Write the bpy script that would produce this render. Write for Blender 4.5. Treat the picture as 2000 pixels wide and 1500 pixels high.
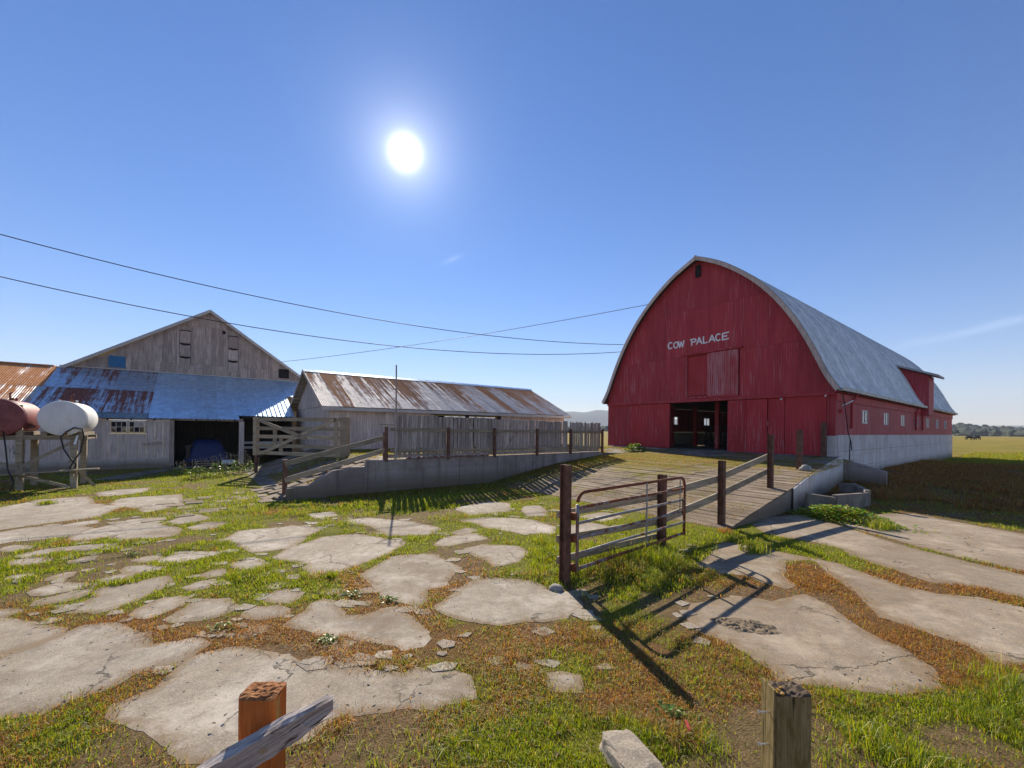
import bpy, bmesh, math, random
import numpy as np
from mathutils import Vector, Matrix, noise as mnoise
from mathutils.geometry import delaunay_2d_cdt
random.seed(7); rng = np.random.default_rng(7)
R_ = math.radians
scene = bpy.context.scene
for o in list(bpy.data.objects): bpy.data.objects.remove(o)
COL = scene.collection

# ------------------------------------------------------------------ camera
CAMH = 2.1; FPX = 800.0; ROLL = 0.0104; HY = 838.0
cam = bpy.data.cameras.new('camera'); camo = bpy.data.objects.new('camera', cam); COL.objects.link(camo)
cam.sensor_width = 36; cam.lens = FPX/2000*36; cam.shift_y = (HY-750)/2000
cam.clip_start = 0.05; cam.clip_end = 12000
camo.matrix_world = Matrix.Translation((0, 0, CAMH)) @ Matrix.Rotation(math.pi/2, 4, 'X') @ Matrix.Rotation(ROLL, 4, 'Z')
scene.camera = camo
scene.render.resolution_x = 1024; scene.render.resolution_y = 768

# ------------------------------------------------------------------ sky + sun
SUN_AZ = R_(-15.0); SUN_EL = R_(33.0)
SDIR = Vector((math.sin(SUN_AZ)*math.cos(SUN_EL), math.cos(SUN_AZ)*math.cos(SUN_EL), math.sin(SUN_EL)))
world = bpy.data.worlds.new('World'); scene.world = world; world.use_nodes = True
nt = world.node_tree; nt.nodes.clear(); N = nt.nodes.new; L = nt.links.new
wout = N('ShaderNodeOutputWorld'); bg = N('ShaderNodeBackground'); sky = N('ShaderNodeTexSky')
sky.sky_type = 'NISHITA'; sky.sun_disc = False; sky.sun_elevation = SUN_EL; sky.sun_rotation = SUN_AZ
sky.altitude = 0; sky.air_density = 1.0; sky.dust_density = 0.0; sky.ozone_density = 4.0
hs = N('ShaderNodeHueSaturation'); hs.inputs['Saturation'].default_value = 1.22; hs.inputs['Hue'].default_value = 0.505
L(sky.outputs[0], hs.inputs['Color'])
bg.inputs[1].default_value = 0.070
tn = N('ShaderNodeMix'); tn.data_type = 'RGBA'; tn.blend_type = 'MULTIPLY'; tn.inputs[0].default_value = 1.0; tn.inputs[7].default_value = (1.05, .89, .92, 1)
L(hs.outputs[0], tn.inputs[6]); L(tn.outputs[2], bg.inputs[0])
# the sun itself and its aureole (a world direction, so the same from any position)
tc = N('ShaderNodeTexCoord')
nrm = N('ShaderNodeVectorMath'); nrm.operation = 'NORMALIZE'; L(tc.outputs['Generated'], nrm.inputs[0])
dot = N('ShaderNodeVectorMath'); dot.operation = 'DOT_PRODUCT'; L(nrm.outputs[0], dot.inputs[0]); dot.inputs[1].default_value = SDIR
def M(op, a, b=None, c=None, nt_=None):
    n = (nt_ or nt).nodes.new('ShaderNodeMath'); n.operation = op
    for i, x in enumerate((a, b, c)):
        if x is None: continue
        if isinstance(x, (int, float)): n.inputs[i].default_value = x
        else: (nt_ or nt).links.new(x, n.inputs[i])
    return n.outputs[0]
ang = M('MULTIPLY', M('ARCCOSINE', M('MINIMUM', dot.outputs['Value'], 1.0)), 57.2958)
core = M('MULTIPLY', M('EXPONENT', M('MULTIPLY', M('POWER', M('DIVIDE', ang, 1.2), 2.0), -1.0)), 1.6)
halo = M('ADD', M('MULTIPLY', M('EXPONENT', M('DIVIDE', ang, -2.5)), 0.52), M('MULTIPLY', M('EXPONENT', M('DIVIDE', ang, -9.0)), 0.05))
def wisp(az, el, tilt, ln, wd, amp):           # a thin streak of cirrus fixed in the sky
    a, e = R_(az), R_(el); c = Vector((math.sin(a)*math.cos(e), math.cos(a)*math.cos(e), math.sin(e))); r = Vector((math.cos(a), -math.sin(a), 0)); up = r.cross(c)
    t1 = r*math.cos(R_(tilt)) + up*math.sin(R_(tilt)); t2 = c.cross(t1)
    def dp(v, o):
        n = N('ShaderNodeVectorMath'); n.operation = 'DOT_PRODUCT'; L(nrm.outputs[0], n.inputs[0]); n.inputs[1].default_value = v; return M('SUBTRACT', n.outputs['Value'], o)
    nz = N('ShaderNodeTexNoise'); nz.inputs['Scale'].default_value = 26; nz.inputs['Detail'].default_value = 6; L(nrm.outputs[0], nz.inputs['Vector'])
    x = M('POWER', M('DIVIDE', dp(t1, 0.0), ln), 2.0); y = M('POWER', M('DIVIDE', M('ADD', dp(t2, 0.0), M('MULTIPLY', M('SUBTRACT', nz.outputs['Fac'], .5), wd*1.6)), wd), 2.0)
    g = M('MULTIPLY', M('EXPONENT', M('MULTIPLY', M('ADD', x, y), -1.0)), amp)
    return M('MULTIPLY', M('MULTIPLY', g, M('GREATER_THAN', dp(c, 0.0), 0.0)), nz.outputs['Fac'])
cirrus = M('ADD', wisp(48.5, 9.6, 9, .085, .0065, .13), wisp(-8.6, 22.2, 24, .022, .005, .12))
glow = M('ADD', M('ADD', core, halo), cirrus)
bg2 = N('ShaderNodeBackground'); bg2.inputs[0].default_value = (1.0, 0.97, 0.93, 1); L(glow, bg2.inputs[1])
adds = N('ShaderNodeAddShader'); L(bg.outputs[0], adds.inputs[0]); L(bg2.outputs[0], adds.inputs[1])
L(adds.outputs[0], wout.inputs[0])
sl = bpy.data.lights.new('sun', 'SUN'); sl.energy = 4.1; sl.angle = R_(0.53); sl.color = (1.0, 0.90, 0.76)
slo = bpy.data.objects.new('sun', sl); COL.objects.link(slo)
slo.location = SDIR*60; slo.rotation_euler = SDIR.to_track_quat('Z', 'Y').to_euler()
vs = scene.view_settings; vs.view_transform = 'Standard'; vs.look = 'None'; vs.gamma = 1; vs.use_curve_mapping = False
vs.exposure = 1.12

# ------------------------------------------------------------------ farm grid (u along the buildings, v across) and helpers
TH = math.atan2(.607, .795); CU, SU = math.cos(TH), math.sin(TH)
def G(u, v, z=0.0): return Vector((u*CU - v*SU, u*SU + v*CU, z))
def uv_of(x, y): return x*CU + y*SU, -x*SU + y*CU
def pdir(px, py):
    x = px + ROLL*(py-750); y = py - ROLL*(px-1000)
    return (x-1000)/FPX, 1.0, (HY-y)/FPX
def gxy(px, py, z=0.0):                       # the ground point seen at a place in the photograph
    d = pdir(px, py); t = (z-CAMH)/d[2]; return d[0]*t, t
def guv(px, py, z=0.0): return uv_of(*gxy(px, py, z))
def onv(px, py, v):
    d = pdir(px, py); t = v/(-d[0]*SU + d[1]*CU); return (d[0]*CU + d[1]*SU)*t, CAMH + d[2]*t
def onu(px, py, u):
    d = pdir(px, py); t = u/(d[0]*CU + d[1]*SU); return (-d[0]*SU + d[1]*CU)*t, CAMH + d[2]*t

class MB:
    def __init__(s): s.v = []; s.f = []
    def add(s, vs_, fs):
        b = len(s.v); s.v += [tuple(p) for p in vs_]; s.f += [tuple(b+i for i in f) for f in fs]; return s
    def hexa(s, p):                            # 4 bottom, 4 top, counter-clockwise
        return s.add(p, [(3,2,1,0),(4,5,6,7),(0,1,5,4),(1,2,6,5),(2,3,7,6),(3,0,4,7)])
    def box(s, x0, x1, y0, y1, z0, z1):
        return s.hexa([(x0,y0,z0),(x1,y0,z0),(x1,y1,z0),(x0,y1,z0),(x0,y0,z1),(x1,y0,z1),(x1,y1,z1),(x0,y1,z1)])
    def beam(s, a, b, w, h, up=(0,0,1)):
        a = Vector(a); b = Vector(b); d = (b-a).normalized(); up = Vector(up)
        x = d.cross(up); x = x.normalized() if x.length > 1e-4 else Vector((1,0,0)); z = x.cross(d)
        x *= w/2; z *= h/2
        return s.hexa([a-x-z, b-x-z, b+x-z, a+x-z, a-x+z, b-x+z, b+x+z, a+x+z])
    def tube(s, pts, r, n=8):
        pts = [Vector(p) for p in pts]; base = len(s.v); ref = None
        for i, p in enumerate(pts):
            d = (pts[min(i+1, len(pts)-1)] - pts[max(i-1, 0)]).normalized()
            if ref is None: ref = d.orthogonal().normalized()
            ref = (ref - d*ref.dot(d)).normalized(); bi = d.cross(ref)
            rr = r[i] if isinstance(r, (list, tuple)) else r
            for k in range(n):
                a = 2*math.pi*k/n; s.v.append(tuple(p + (ref*math.cos(a) + bi*math.sin(a))*rr))
        for i in range(len(pts)-1):
            for k in range(n):
                a = base+i*n+k; b = base+i*n+(k+1) % n; s.f.append((a, b, b+n, a+n))
        s.f.append(tuple(base+k for k in reversed(range(n)))); e = base+(len(pts)-1)*n; s.f.append(tuple(e+k for k in range(n)))
        return s
    def prism(s, poly, fn, d0, d1):            # 2-D outline pushed from d0 to d1
        n = len(poly); b = len(s.v)
        s.v += [tuple(fn(p, d0)) for p in poly] + [tuple(fn(p, d1)) for p in poly]
        s.f.append(tuple(b+i for i in reversed(range(n)))); s.f.append(tuple(b+n+i for i in range(n)))
        for i in range(n): j = (i+1) % n; s.f.append((b+i, b+j, b+n+j, b+n+i))
        return s
    def mesh(s, name, smooth=False):
        me = bpy.data.meshes.new(name); me.from_pydata(s.v, [], s.f); me.update()
        bm = bmesh.new(); bm.from_mesh(me); bmesh.ops.recalc_face_normals(bm, faces=bm.faces); bm.to_mesh(me); bm.free()
        if smooth: me.shade_smooth()
        return me
def link(name, me, mat, parent=None, loc=None, rot=None, label=None):
    o = bpy.data.objects.new(name, me); COL.objects.link(o)
    if me is not None and mat is not None and not me.materials: me.materials.append(mat)
    if parent is not None: o.parent = parent
    if loc is not None: o.location = loc
    if rot is not None: o.rotation_euler = rot
    if label: o['label'] = label
    return o
def build(name, mb, mat, parent=None, label=None, smooth=False, bevel=0, **k):
    o = link(name, mb.mesh(name, smooth), mat, parent, label=label, **k)
    if bevel:
        m = o.modifiers.new('bevel', 'BEVEL'); m.width = bevel; m.segments = 2; m.limit_method = 'ANGLE'
    return o
def tag(o, label, cat, group=None):
    o['label'] = label; o['category'] = cat
    if group: o['group'] = group
    return o
def root(name, label, cat, u, v, z=0.0, group=None, rot=TH, xy=None):
    o = bpy.data.objects.new(name, None); COL.objects.link(o); o.empty_display_size = .2
    o.location = (xy[0], xy[1], z) if xy else G(u, v, z); o.rotation_euler = (0, 0, rot)
    return tag(o, label, cat, group)
def struct(o): o['kind'] = 'structure'; return o

# ------------------------------------------------------------------ materials
class MT:
    def __init__(s, name, rough=.8, metal=0.0, spec=.3):
        s.m = bpy.data.materials.new(name); s.m.use_nodes = True; s.t = s.m.node_tree; s.b = s.t.nodes['Principled BSDF']
        s.b.inputs['Roughness'].default_value = rough; s.b.inputs['Metallic'].default_value = metal
        s.b.inputs['Specular IOR Level'].default_value = spec
        s.tc = s.t.nodes.new('ShaderNodeTexCoord'); s.oi = s.t.nodes.new('ShaderNodeObjectInfo')
    def co(s, scale=(1,1,1), rand=True, world=False):
        mp = s.t.nodes.new('ShaderNodeMapping'); mp.inputs['Scale'].default_value = scale
        if world:
            g = s.t.nodes.new('ShaderNodeNewGeometry'); s.t.links.new(g.outputs['Position'], mp.inputs[0])
        else: s.t.links.new(s.tc.outputs['Object'], mp.inputs[0])
        if rand:
            k = M('MULTIPLY', s.oi.outputs['Random'], 57.0, nt_=s.t)
            s.t.links.new(k, mp.inputs['Location'])
        return mp.outputs[0]
    def noise(s, co, scale=5, detail=5, rough=.55, dist=0):
        n = s.t.nodes.new('ShaderNodeTexNoise'); n.inputs['Scale'].default_value = scale; n.inputs['Detail'].default_value = detail
        n.inputs['Roughness'].default_value = rough; n.inputs['Distortion'].default_value = dist; s.t.links.new(co, n.inputs['Vector'])
        return n.outputs['Fac']
    def voro(s, co, scale=5, feat='F1'):
        n = s.t.nodes.new('ShaderNodeTexVoronoi'); n.feature = feat; n.inputs['Scale'].default_value = scale; s.t.links.new(co, n.inputs['Vector'])
        return n.outputs['Distance']
    def ramp(s, fac, stops):
        n = s.t.nodes.new('ShaderNodeValToRGB'); e = n.color_ramp.elements
        while len(e) < len(stops): e.new(.5)
        for i, (p, c) in enumerate(stops):
            e[i].position = p; e[i].color = (c[0], c[1], c[2], 1) if isinstance(c, (tuple, list)) else (c, c, c, 1)
        s.t.links.new(fac, n.inputs[0]); return n.outputs[0]
    def mix(s, fac, a, b, mode='MIX'):
        n = s.t.nodes.new('ShaderNodeMix'); n.data_type = 'RGBA'; n.blend_type = mode
        for sock, x in ((n.inputs[0], fac), (n.inputs[6], a), (n.inputs[7], b)):
            if isinstance(x, (int, float)): sock.default_value = x
            elif isinstance(x, (tuple, list)): sock.default_value = (x[0], x[1], x[2], 1)
            else: s.t.links.new(x, sock)
        return n.outputs[2]
    def math(s, *a): return M(*a, nt_=s.t)
    def tint(s, col, amt=.3):                 # a value shift for each object
        v = s.math('ADD', s.math('MULTIPLY', s.oi.outputs['Random'], amt), 1-amt/2)
        n = s.t.nodes.new('ShaderNodeVectorMath'); n.operation = 'SCALE'; s.t.links.new(col, n.inputs[0]); s.t.links.new(v, n.inputs['Scale'])
        return n.outputs[0]
    def bump(s, h, strength=.3, dist=.01):
        n = s.t.nodes.new('ShaderNodeBump'); n.inputs['Strength'].default_value = strength; n.inputs['Distance'].default_value = dist
        s.t.links.new(h, n.inputs['Height']); s.t.links.new(n.outputs[0], s.b.inputs['Normal'])
    def out(s, col): s.t.links.new(col, s.b.inputs['Base Color']); return s.m
    def rough(s, r): s.t.links.new(r, s.b.inputs['Roughness'])

def wood(name, dark, mid, light, along='z', fine=26, rnd=.4, stain=None, stain_at=.6, close=1.0):
    k = MT(name, .85, 0, .2)
    sc = {'z': (1,1,.06), 'x': (.06,1,1), 'y': (1,.06,1)}[along]
    g = k.noise(k.co(sc), fine, 6, .65, .4); p = k.noise(k.co((1,1,1)), 1.7*close, 5, .6)
    c = k.ramp(g, [(.28, dark), (.5, mid), (.72, light)])
    c = k.mix(k.math('MULTIPLY', k.math('SUBTRACT', p, .35), 1.1), c, dark)
    if stain:
        q = k.ramp(k.noise(k.co((1,1,.4) if along == 'z' else (.4,1,1) if close > 1 else (1,1,1)), 3.1*close, 6, .7), [(stain_at, 0.0), (stain_at+.08, 1.0)])
        c = k.mix(q, c, stain)
    if close > 1:                              # drying checks along the grain
        ck = k.ramp(k.noise(k.co(tuple(x*(1 if x == 1 else .35) for x in sc)), 48, 3, .5, .2), [(.30, 1.0), (.36, 0.0)]); c = k.mix(ck, c, tuple(x*.25 for x in dark)); g = k.math('SUBTRACT', g, k.math('MULTIPLY', ck, 1.5))
    k.bump(g, .5 if close == 1 else .8, .008 if close == 1 else .004)
    return k.out(k.tint(c, rnd))
GREY_WOOD = wood('weathered_barn_boards', (.18,.135,.11), (.43,.345,.29), (.60,.51,.44))
PICKET = wood('grey_picket_wood', (.16,.125,.105), (.36,.305,.27), (.54,.48,.43), stain=(.16,.10,.06))
RAILW = wood('rail_wood', (.15,.12,.08), (.33,.27,.19), (.48,.41,.31), along='x')
GATEW = wood('gate_wood', (.19,.14,.095), (.40,.32,.22), (.55,.47,.35), along='x', stain=(.24,.20,.08))
WHITEW = wood('old_white_painted_boards', (.34,.27,.24), (.64,.53,.46), (.76,.67,.59), rnd=.22, stain=(.26,.20,.17), stain_at=.62)
TRIMW = wood('white_trim', (.32,.30,.28), (.52,.5,.47), (.62,.6,.57), along='x', rnd=.15)
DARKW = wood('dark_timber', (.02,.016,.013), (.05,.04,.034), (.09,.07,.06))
POSTO = None
def make_red(name, groove=True, fade=.0, c0=(.38,.026,.034), c1=(.52,.048,.056)):
    k = MT(name, .62, 0, .35)
    n = k.noise(k.co((1,1,.25)), 2.2, 6, .6); c = k.mix(k.ramp(n, [(.35, 0.0), (.7, 1.0)]), c0, c1)
    st = k.ramp(k.noise(k.co((3.2,3.2,.16)), 4.5, 7, .7), [(.54-fade, 0.0), (.70-fade, .75)])
    st2 = k.ramp(k.noise(k.co((1,1,1), False), .45, 3, .5), [(.38, .15), (.60, 1.0)])
    c = k.mix(k.math('MULTIPLY', st, st2), c, (.55,.33,.33))
    sp = k.ramp(k.voro(k.co((1,1,1)), 9), [(.03, .7), (.07, 0.0)])
    c = k.mix(k.math('MULTIPLY', sp, .55), c, (.45,.25,.26))
    if groove:
        w = k.t.nodes.new('ShaderNodeTexWave'); w.wave_type = 'BANDS'; w.bands_direction = groove; w.inputs['Scale'].default_value = 3.3
        w.inputs['Distortion'].default_value = .0
        k.t.links.new(k.tc.outputs['Object'], w.inputs[0])
        gr = k.ramp(w.outputs['Fac'], [(.0, .35), (.08, 1.0)])
        c = k.mix(gr, (.07,.008,.012), c); k.bump(gr, .8, .012)
    return k.out(k.tint(c, .16))
RED_F = make_red('red_siding_front', 'Y'); RED_S = make_red('red_siding_side', 'X', .02, (.42,.04,.05), (.56,.07,.08))
RED_D = make_red('red_door_paint', 'Y', .0, (.42,.022,.028), (.54,.038,.044)); RED_T = make_red('red_trim', False); RED_W = make_red('red_weathered_door', 'Y', .14)
def make_conc(name, base, dark, light, speck=.0, moss=None, sc=1.0, bump=.5, streak=None, form=False):
    k = MT(name, .9, 0, .25)
    co = k.co((1,1,1)); a = k.noise(co, .9*sc, 6, .6); b = k.noise(co, 14*sc, 6, .7); f = k.noise(co, 95*sc, 3, .7)
    c = k.ramp(a, [(.3, dark), (.52, base), (.72, light)])
    c = k.mix(k.math('MULTIPLY', b, .55), c, dark, 'MULTIPLY') if False else k.mix(k.ramp(b, [(.3, .55), (.6, 0.0)]), c, dark)
    c = k.mix(k.ramp(f, [(.32, .6), (.5, 0.0)]), c, tuple(x*.5 for x in dark))
    if streak:
        q = k.ramp(k.noise(k.co((1.6,1.6,.10)), 2.6, 7, .7), [(.50, 0.0), (.66, .85)]); c = k.mix(q, c, streak)
    if speck:
        s = k.ramp(k.voro(co, 60*sc), [(.10, 1.0), (.16, 0.0)]); c = k.mix(k.math('MULTIPLY', s, speck), c, (.72,.70,.66))
    if moss:
        wp = k.co((1,1,1), False, True); add = 0.0
        if len(moss) > 2:      # moss grows thickest on the upper and left part of the ramp
            sp = k.t.nodes.new('ShaderNodeSeparateXYZ'); k.t.links.new(wp, sp.inputs[0]); vv = k.math('ADD', k.math('MULTIPLY', sp.outputs[0], -.607), k.math('MULTIPLY', sp.outputs[1], .795)); uu = k.math('ADD', k.math('MULTIPLY', sp.outputs[0], .795), k.math('MULTIPLY', sp.outputs[1], .607))
            add = k.math('ADD', k.math('MULTIPLY', k.math('SUBTRACT', vv, 7.5), .035), k.math('MULTIPLY', k.math('SUBTRACT', uu, 13.0), .035))
        mm = k.ramp(k.math('ADD', k.noise(wp, 1.1, 8, .72), add), [(moss[1]-.04, 0.0), (moss[1]+.10, 1.0)]); c = k.mix(mm, c, k.ramp(b, [(.3, tuple(x*.55 for x in moss[0])), (.65, moss[0])]))
        mm2 = k.ramp(k.math('ADD', k.noise(wp, 2.3, 7, .7, .6), add), [(moss[1]+.06, 0.0), (moss[1]+.14, 1.0)]); c = k.mix(mm2, c, (.20,.125,.02))
    hgt = k.math('ADD', k.math('MULTIPLY', b, .6), k.math('MULTIPLY', f, .4))
    if form:                                   # board marks left by the formwork
        wv = k.t.nodes.new('ShaderNodeTexWave'); wv.bands_direction = 'Z'; wv.inputs['Scale'].default_value = .85; wv.inputs['Distortion'].default_value = .6; wv.inputs['Detail'].default_value = 3; k.t.links.new(k.tc.outputs['Object'], wv.inputs[0])
        fl = k.ramp(wv.outputs['Fac'], [(.0, .55), (.03, 1.0)]); hgt = k.math('ADD', hgt, k.math('MULTIPLY', fl, .5)); c = k.mix(fl, dark, c)
        pz = k.t.nodes.new('ShaderNodeSeparateXYZ'); k.t.links.new(k.co((1,1,1), False, True), pz.inputs[0])
        sp_ = k.ramp(k.math('SUBTRACT', k.math('ADD', .35, k.math('MULTIPLY', a, .5)), pz.outputs[2]), [(.0, 0.0), (.45, .85)]); c = k.mix(sp_, c, (.16,.12,.075))
    k.bump(hgt, bump, .008)
    return k.out(k.tint(c, .18))
def make_slab(name='worn_slab_concrete', m=(1,1,1), dirt=.22):
    k = MT(name, .92, 0, .2); mm_ = lambda *c: tuple(x*y for x, y in zip(c, m)); co = k.co((1,1,1)); a = k.noise(co, .8, 7, .65); b = k.noise(co, 9, 7, .7); f = k.noise(co, 70, 4, .75); d = k.noise(co, 2.6, 7, .7)
    c = k.ramp(a, [(.30, mm_(.19,.14,.09)), (.42, mm_(.30,.25,.185)), (.55, mm_(.365,.315,.245)), (.72, mm_(.45,.40,.32))])
    c = k.mix(k.ramp(b, [(.34, .7), (.58, 0.0)]), c, (.20,.17,.135)); c = k.mix(k.ramp(f, [(.36, .75), (.5, 0.0)]), c, (.14,.12,.095))
    sp = k.ramp(k.voro(co, 46), [(.12, 1.0), (.2, 0.0)]); c = k.mix(k.math('MULTIPLY', sp, .55), c, (.60,.58,.54)); sp = k.ramp(k.voro(co, 29), [(.05, 1.0), (.09, 0.0)]); c = k.mix(k.math('MULTIPLY', sp, .7), c, (.08,.07,.06))
    at = k.t.nodes.new('ShaderNodeAttribute'); at.attribute_name = 'edge'
    e = k.math('ADD', k.math('MULTIPLY', at.outputs['Fac'], .9), k.math('MULTIPLY', k.math('SUBTRACT', d, .5), 1.7))
    c = k.mix(k.ramp(e, [(dirt, 0.0), (dirt+.32, .8)]), c, (.21,.15,.09)); c = k.mix(k.ramp(k.noise(co, 1.5, 8, .72), [(.52, 0.0), (.68, .55)]), c, mm_(.56,.51,.43)); c = k.mix(k.ramp(k.noise(k.co((.5,1.3,1)), 1.1, 8, .7), [(.56, 0.0), (.70, .7)]), c, (.17,.125,.08))
    vd = k.t.nodes.new('ShaderNodeTexVoronoi'); vd.feature = 'DISTANCE_TO_EDGE'; vd.inputs['Scale'].default_value = .55; mxx = k.t.nodes.new('ShaderNodeVectorMath'); nz = k.t.nodes.new('ShaderNodeTexNoise'); nz.inputs['Scale'].default_value = 2.2; nz.inputs['Detail'].default_value = 6; k.t.links.new(co, nz.inputs['Vector'])
    mxx.operation = 'MULTIPLY_ADD'; k.t.links.new(nz.outputs['Color'], mxx.inputs[0]); mxx.inputs[1].default_value = (.9,.9,0); k.t.links.new(co, mxx.inputs[2]); k.t.links.new(mxx.outputs[0], vd.inputs['Vector'])
    cr_ = k.ramp(vd.outputs['Distance'], [(.002, 1.0), (.008, 0.0)]); cr_ = k.math('MULTIPLY', cr_, k.ramp(a, [(.45, 0.0), (.55, .8)])); c = k.mix(cr_, c, (.05,.04,.03))
    k.bump(k.math('SUBTRACT', k.math('ADD', k.math('MULTIPLY', b, .5), k.math('MULTIPLY', f, .5)), k.math('MULTIPLY', cr_, .8)), .65, .01)
    return k.out(k.tint(c, .14))
SLAB = make_slab(); SLAB_R = make_slab('brown_stained_slab_concrete', (.90,.82,.72), .05)
RAMPC = make_conc('ramp_concrete', (.25,.19,.135), (.12,.088,.055), (.35,.28,.205), .2, moss=((.19,.16,.02), .535, True))
APRON = make_conc('apron_concrete', (.26,.22,.19), (.12,.10,.09), (.36,.32,.28), .1, moss=((.12,.10,.03), .50))
WALLC = make_conc('retaining_wall_concrete', (.40,.33,.29), (.24,.19,.165), (.52,.45,.40), .1, sc=1.3, streak=(.17,.13,.11), form=True)
FOUND = make_conc('painted_foundation', (.76,.71,.67), (.56,.49,.43), (.84,.81,.77), .0, streak=(.50,.40,.31), form=True)
TROUGH = make_conc('trough_concrete', (.27,.235,.20), (.13,.11,.09), (.40,.36,.31), .1, sc=2, streak=(.14,.11,.08))
ROCK = make_conc('stone', (.36,.33,.29), (.2,.18,.15), (.46,.43,.39), .2, sc=3, bump=.9)
def make_metal(name, base, rust=0.0, rustcol=((.13,.035,.018), (.30,.10,.035)), rough=.45, metal=.75, along='y', rscale=1.0, ylen=3.1, grow=.0):
    k = MT(name, rough, metal, .5)
    co = k.co((1,1,1)); n = k.noise(co, 3, 6, .6)
    c = k.ramp(n, [(.3, tuple(x*.72 for x in base)), (.7, tuple(min(1, x*1.15) for x in base))])
    c = k.tint(c, .22)
    if rust:
        sx = k.t.nodes.new('ShaderNodeSeparateXYZ'); k.t.links.new(k.tc.outputs['Object'], sx.inputs[0])
        st = k.math('ADD', k.math('MULTIPLY', k.noise(k.co((5.5*rscale, .22*rscale, 1)), 1.3, 8, .62, .3), .62), k.math('MULTIPLY', k.noise(k.co((1.6, .8, 1)), 2.0, 8, .7), .38))
        st = k.math('ADD', st, k.math('MULTIPLY', k.math('SUBTRACT', sx.outputs[1], ylen*.5), grow/ylen))
        r = k.math('ADD', st, k.math('MULTIPLY', k.math('SUBTRACT', k.oi.outputs['Random'], .5), .22))
        mk = k.ramp(r, [(1-rust-.05, 0.0), (1-rust+.06, 1.0)])
        rc = k.ramp(k.noise(co, 11, 5, .6), [(.3, rustcol[0]), (.7, rustcol[1])])
        c = k.mix(mk, c, rc)
        k.t.links.new(k.math('MULTIPLY', k.math('SUBTRACT', 1.0, mk), metal), k.b.inputs['Metallic'])
        k.rough(k.math('ADD', k.math('MULTIPLY', mk, .45), rough))
    else: k.rough(k.math('ADD', k.math('MULTIPLY', n, .25), rough-.1))
    k.bump(k.noise(co, 2.2, 3, .5), .12, .03)
    return k.out(c)
GALV = make_metal('galvanised_barn_roof', (.78,.79,.75), rough=.58, metal=.3)
SKYTINTM = make_metal('sky_tinted_ribbed_steel', (.60,.76,.90), rough=.38, metal=.7)  # blue sky reflection put into the base colour of plain steel
RUST1 = make_metal('patchy_rusted_sheet', (.56,.64,.72), rust=.52, rustcol=((.15,.04,.025), (.30,.09,.045)), rough=.42, grow=.10)
RUST2 = make_metal('heavily_rusted_sheet', (.66,.62,.56), rust=.57, rustcol=((.40,.13,.03), (.66,.29,.09)), rough=.5)
RUST3 = make_metal('rust_streaked_sheet', (.60,.55,.51), rust=.495, rustcol=((.28,.10,.038), (.48,.22,.085)), rough=.65, metal=.25, ylen=4.9, grow=.15)
GREENM = make_metal('green_grey_sheet', (.30,.34,.33), rough=.5)
GUTTER = make_metal('mossy_gutter', (.60,.60,.50), rust=.40, rustcol=((.16,.13,.03), (.30,.24,.07)), rough=.6, metal=.1)
GALVP = make_metal('galvanised_pipe', (.34,.32,.30), rust=.47, rough=.55, metal=.45)
def make_flat(name, c, rough=.6, metal=0.0, var=.25, sc=8, bump=.1):
    k = MT(name, rough, metal, .4); n = k.noise(k.co((1,1,1)), sc, 6, .65)
    col = k.ramp(n, [(.3, tuple(x*(1-var) for x in c)), (.7, tuple(min(1, x*(1+var)) for x in c))]); k.bump(n, bump, .01); return k.out(col)
STEELB = make_flat('rusty_brown_steel', (.14,.066,.042), .75, .1, .55, 7, .4)
RUSTP = make_flat('rusted_pipe', (.20,.065,.028), .8, .2, .5, 12, .4)
k = MT('chalky_white_tank_paint', .55, 0, .35); n_a = k.noise(k.co((1,1,.35)), 4, 7, .65); c_ = k.ramp(n_a, [(.3, (.60,.58,.55)), (.6, (.72,.71,.69))]); c_ = k.mix(k.ramp(k.noise(k.co((2.2,2.2,.3)), 3.0, 8, .72), [(.60, 0.0), (.74, .8)]), c_, (.36,.24,.14)); k.bump(k.noise(k.co((1,1,1)), 3, 3, .5), .15, .03); TANKW = k.out(c_)
TANKR = make_flat('faded_maroon_tank_paint', (.22,.055,.055), .6, 0, .35, 4)
BLACKR = make_flat('black_rubber', (.012,.012,.014), .5)
WIREM = make_flat('black_cable', (.02,.02,.025), .55)
BLUEP = make_flat('blue_painted_board', (.02,.14,.30), .6, 0, .2)
TARP = make_flat('blue_tarpaulin', (.006,.018,.09), .45, 0, .3, 5, .4)
WHITEP = make_flat('white_paint', (.78,.78,.78), .6, 0, .08, 12)
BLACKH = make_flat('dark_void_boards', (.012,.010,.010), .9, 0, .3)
NAILM = make_flat('galvanised_nail', (.6,.6,.6), .35, .8, .1)
FRAMEW = make_flat('white_window_frame', (.62,.62,.62), .5, 0, .1)
HIDEC = make_flat('black_hide', (.010,.008,.007), .8, 0, .3)
k = MT('window_glass', .06, 0, .8); k.b.inputs['Base Color'].default_value = (.018,.022,.028,1); GLASS = k.m
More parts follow.
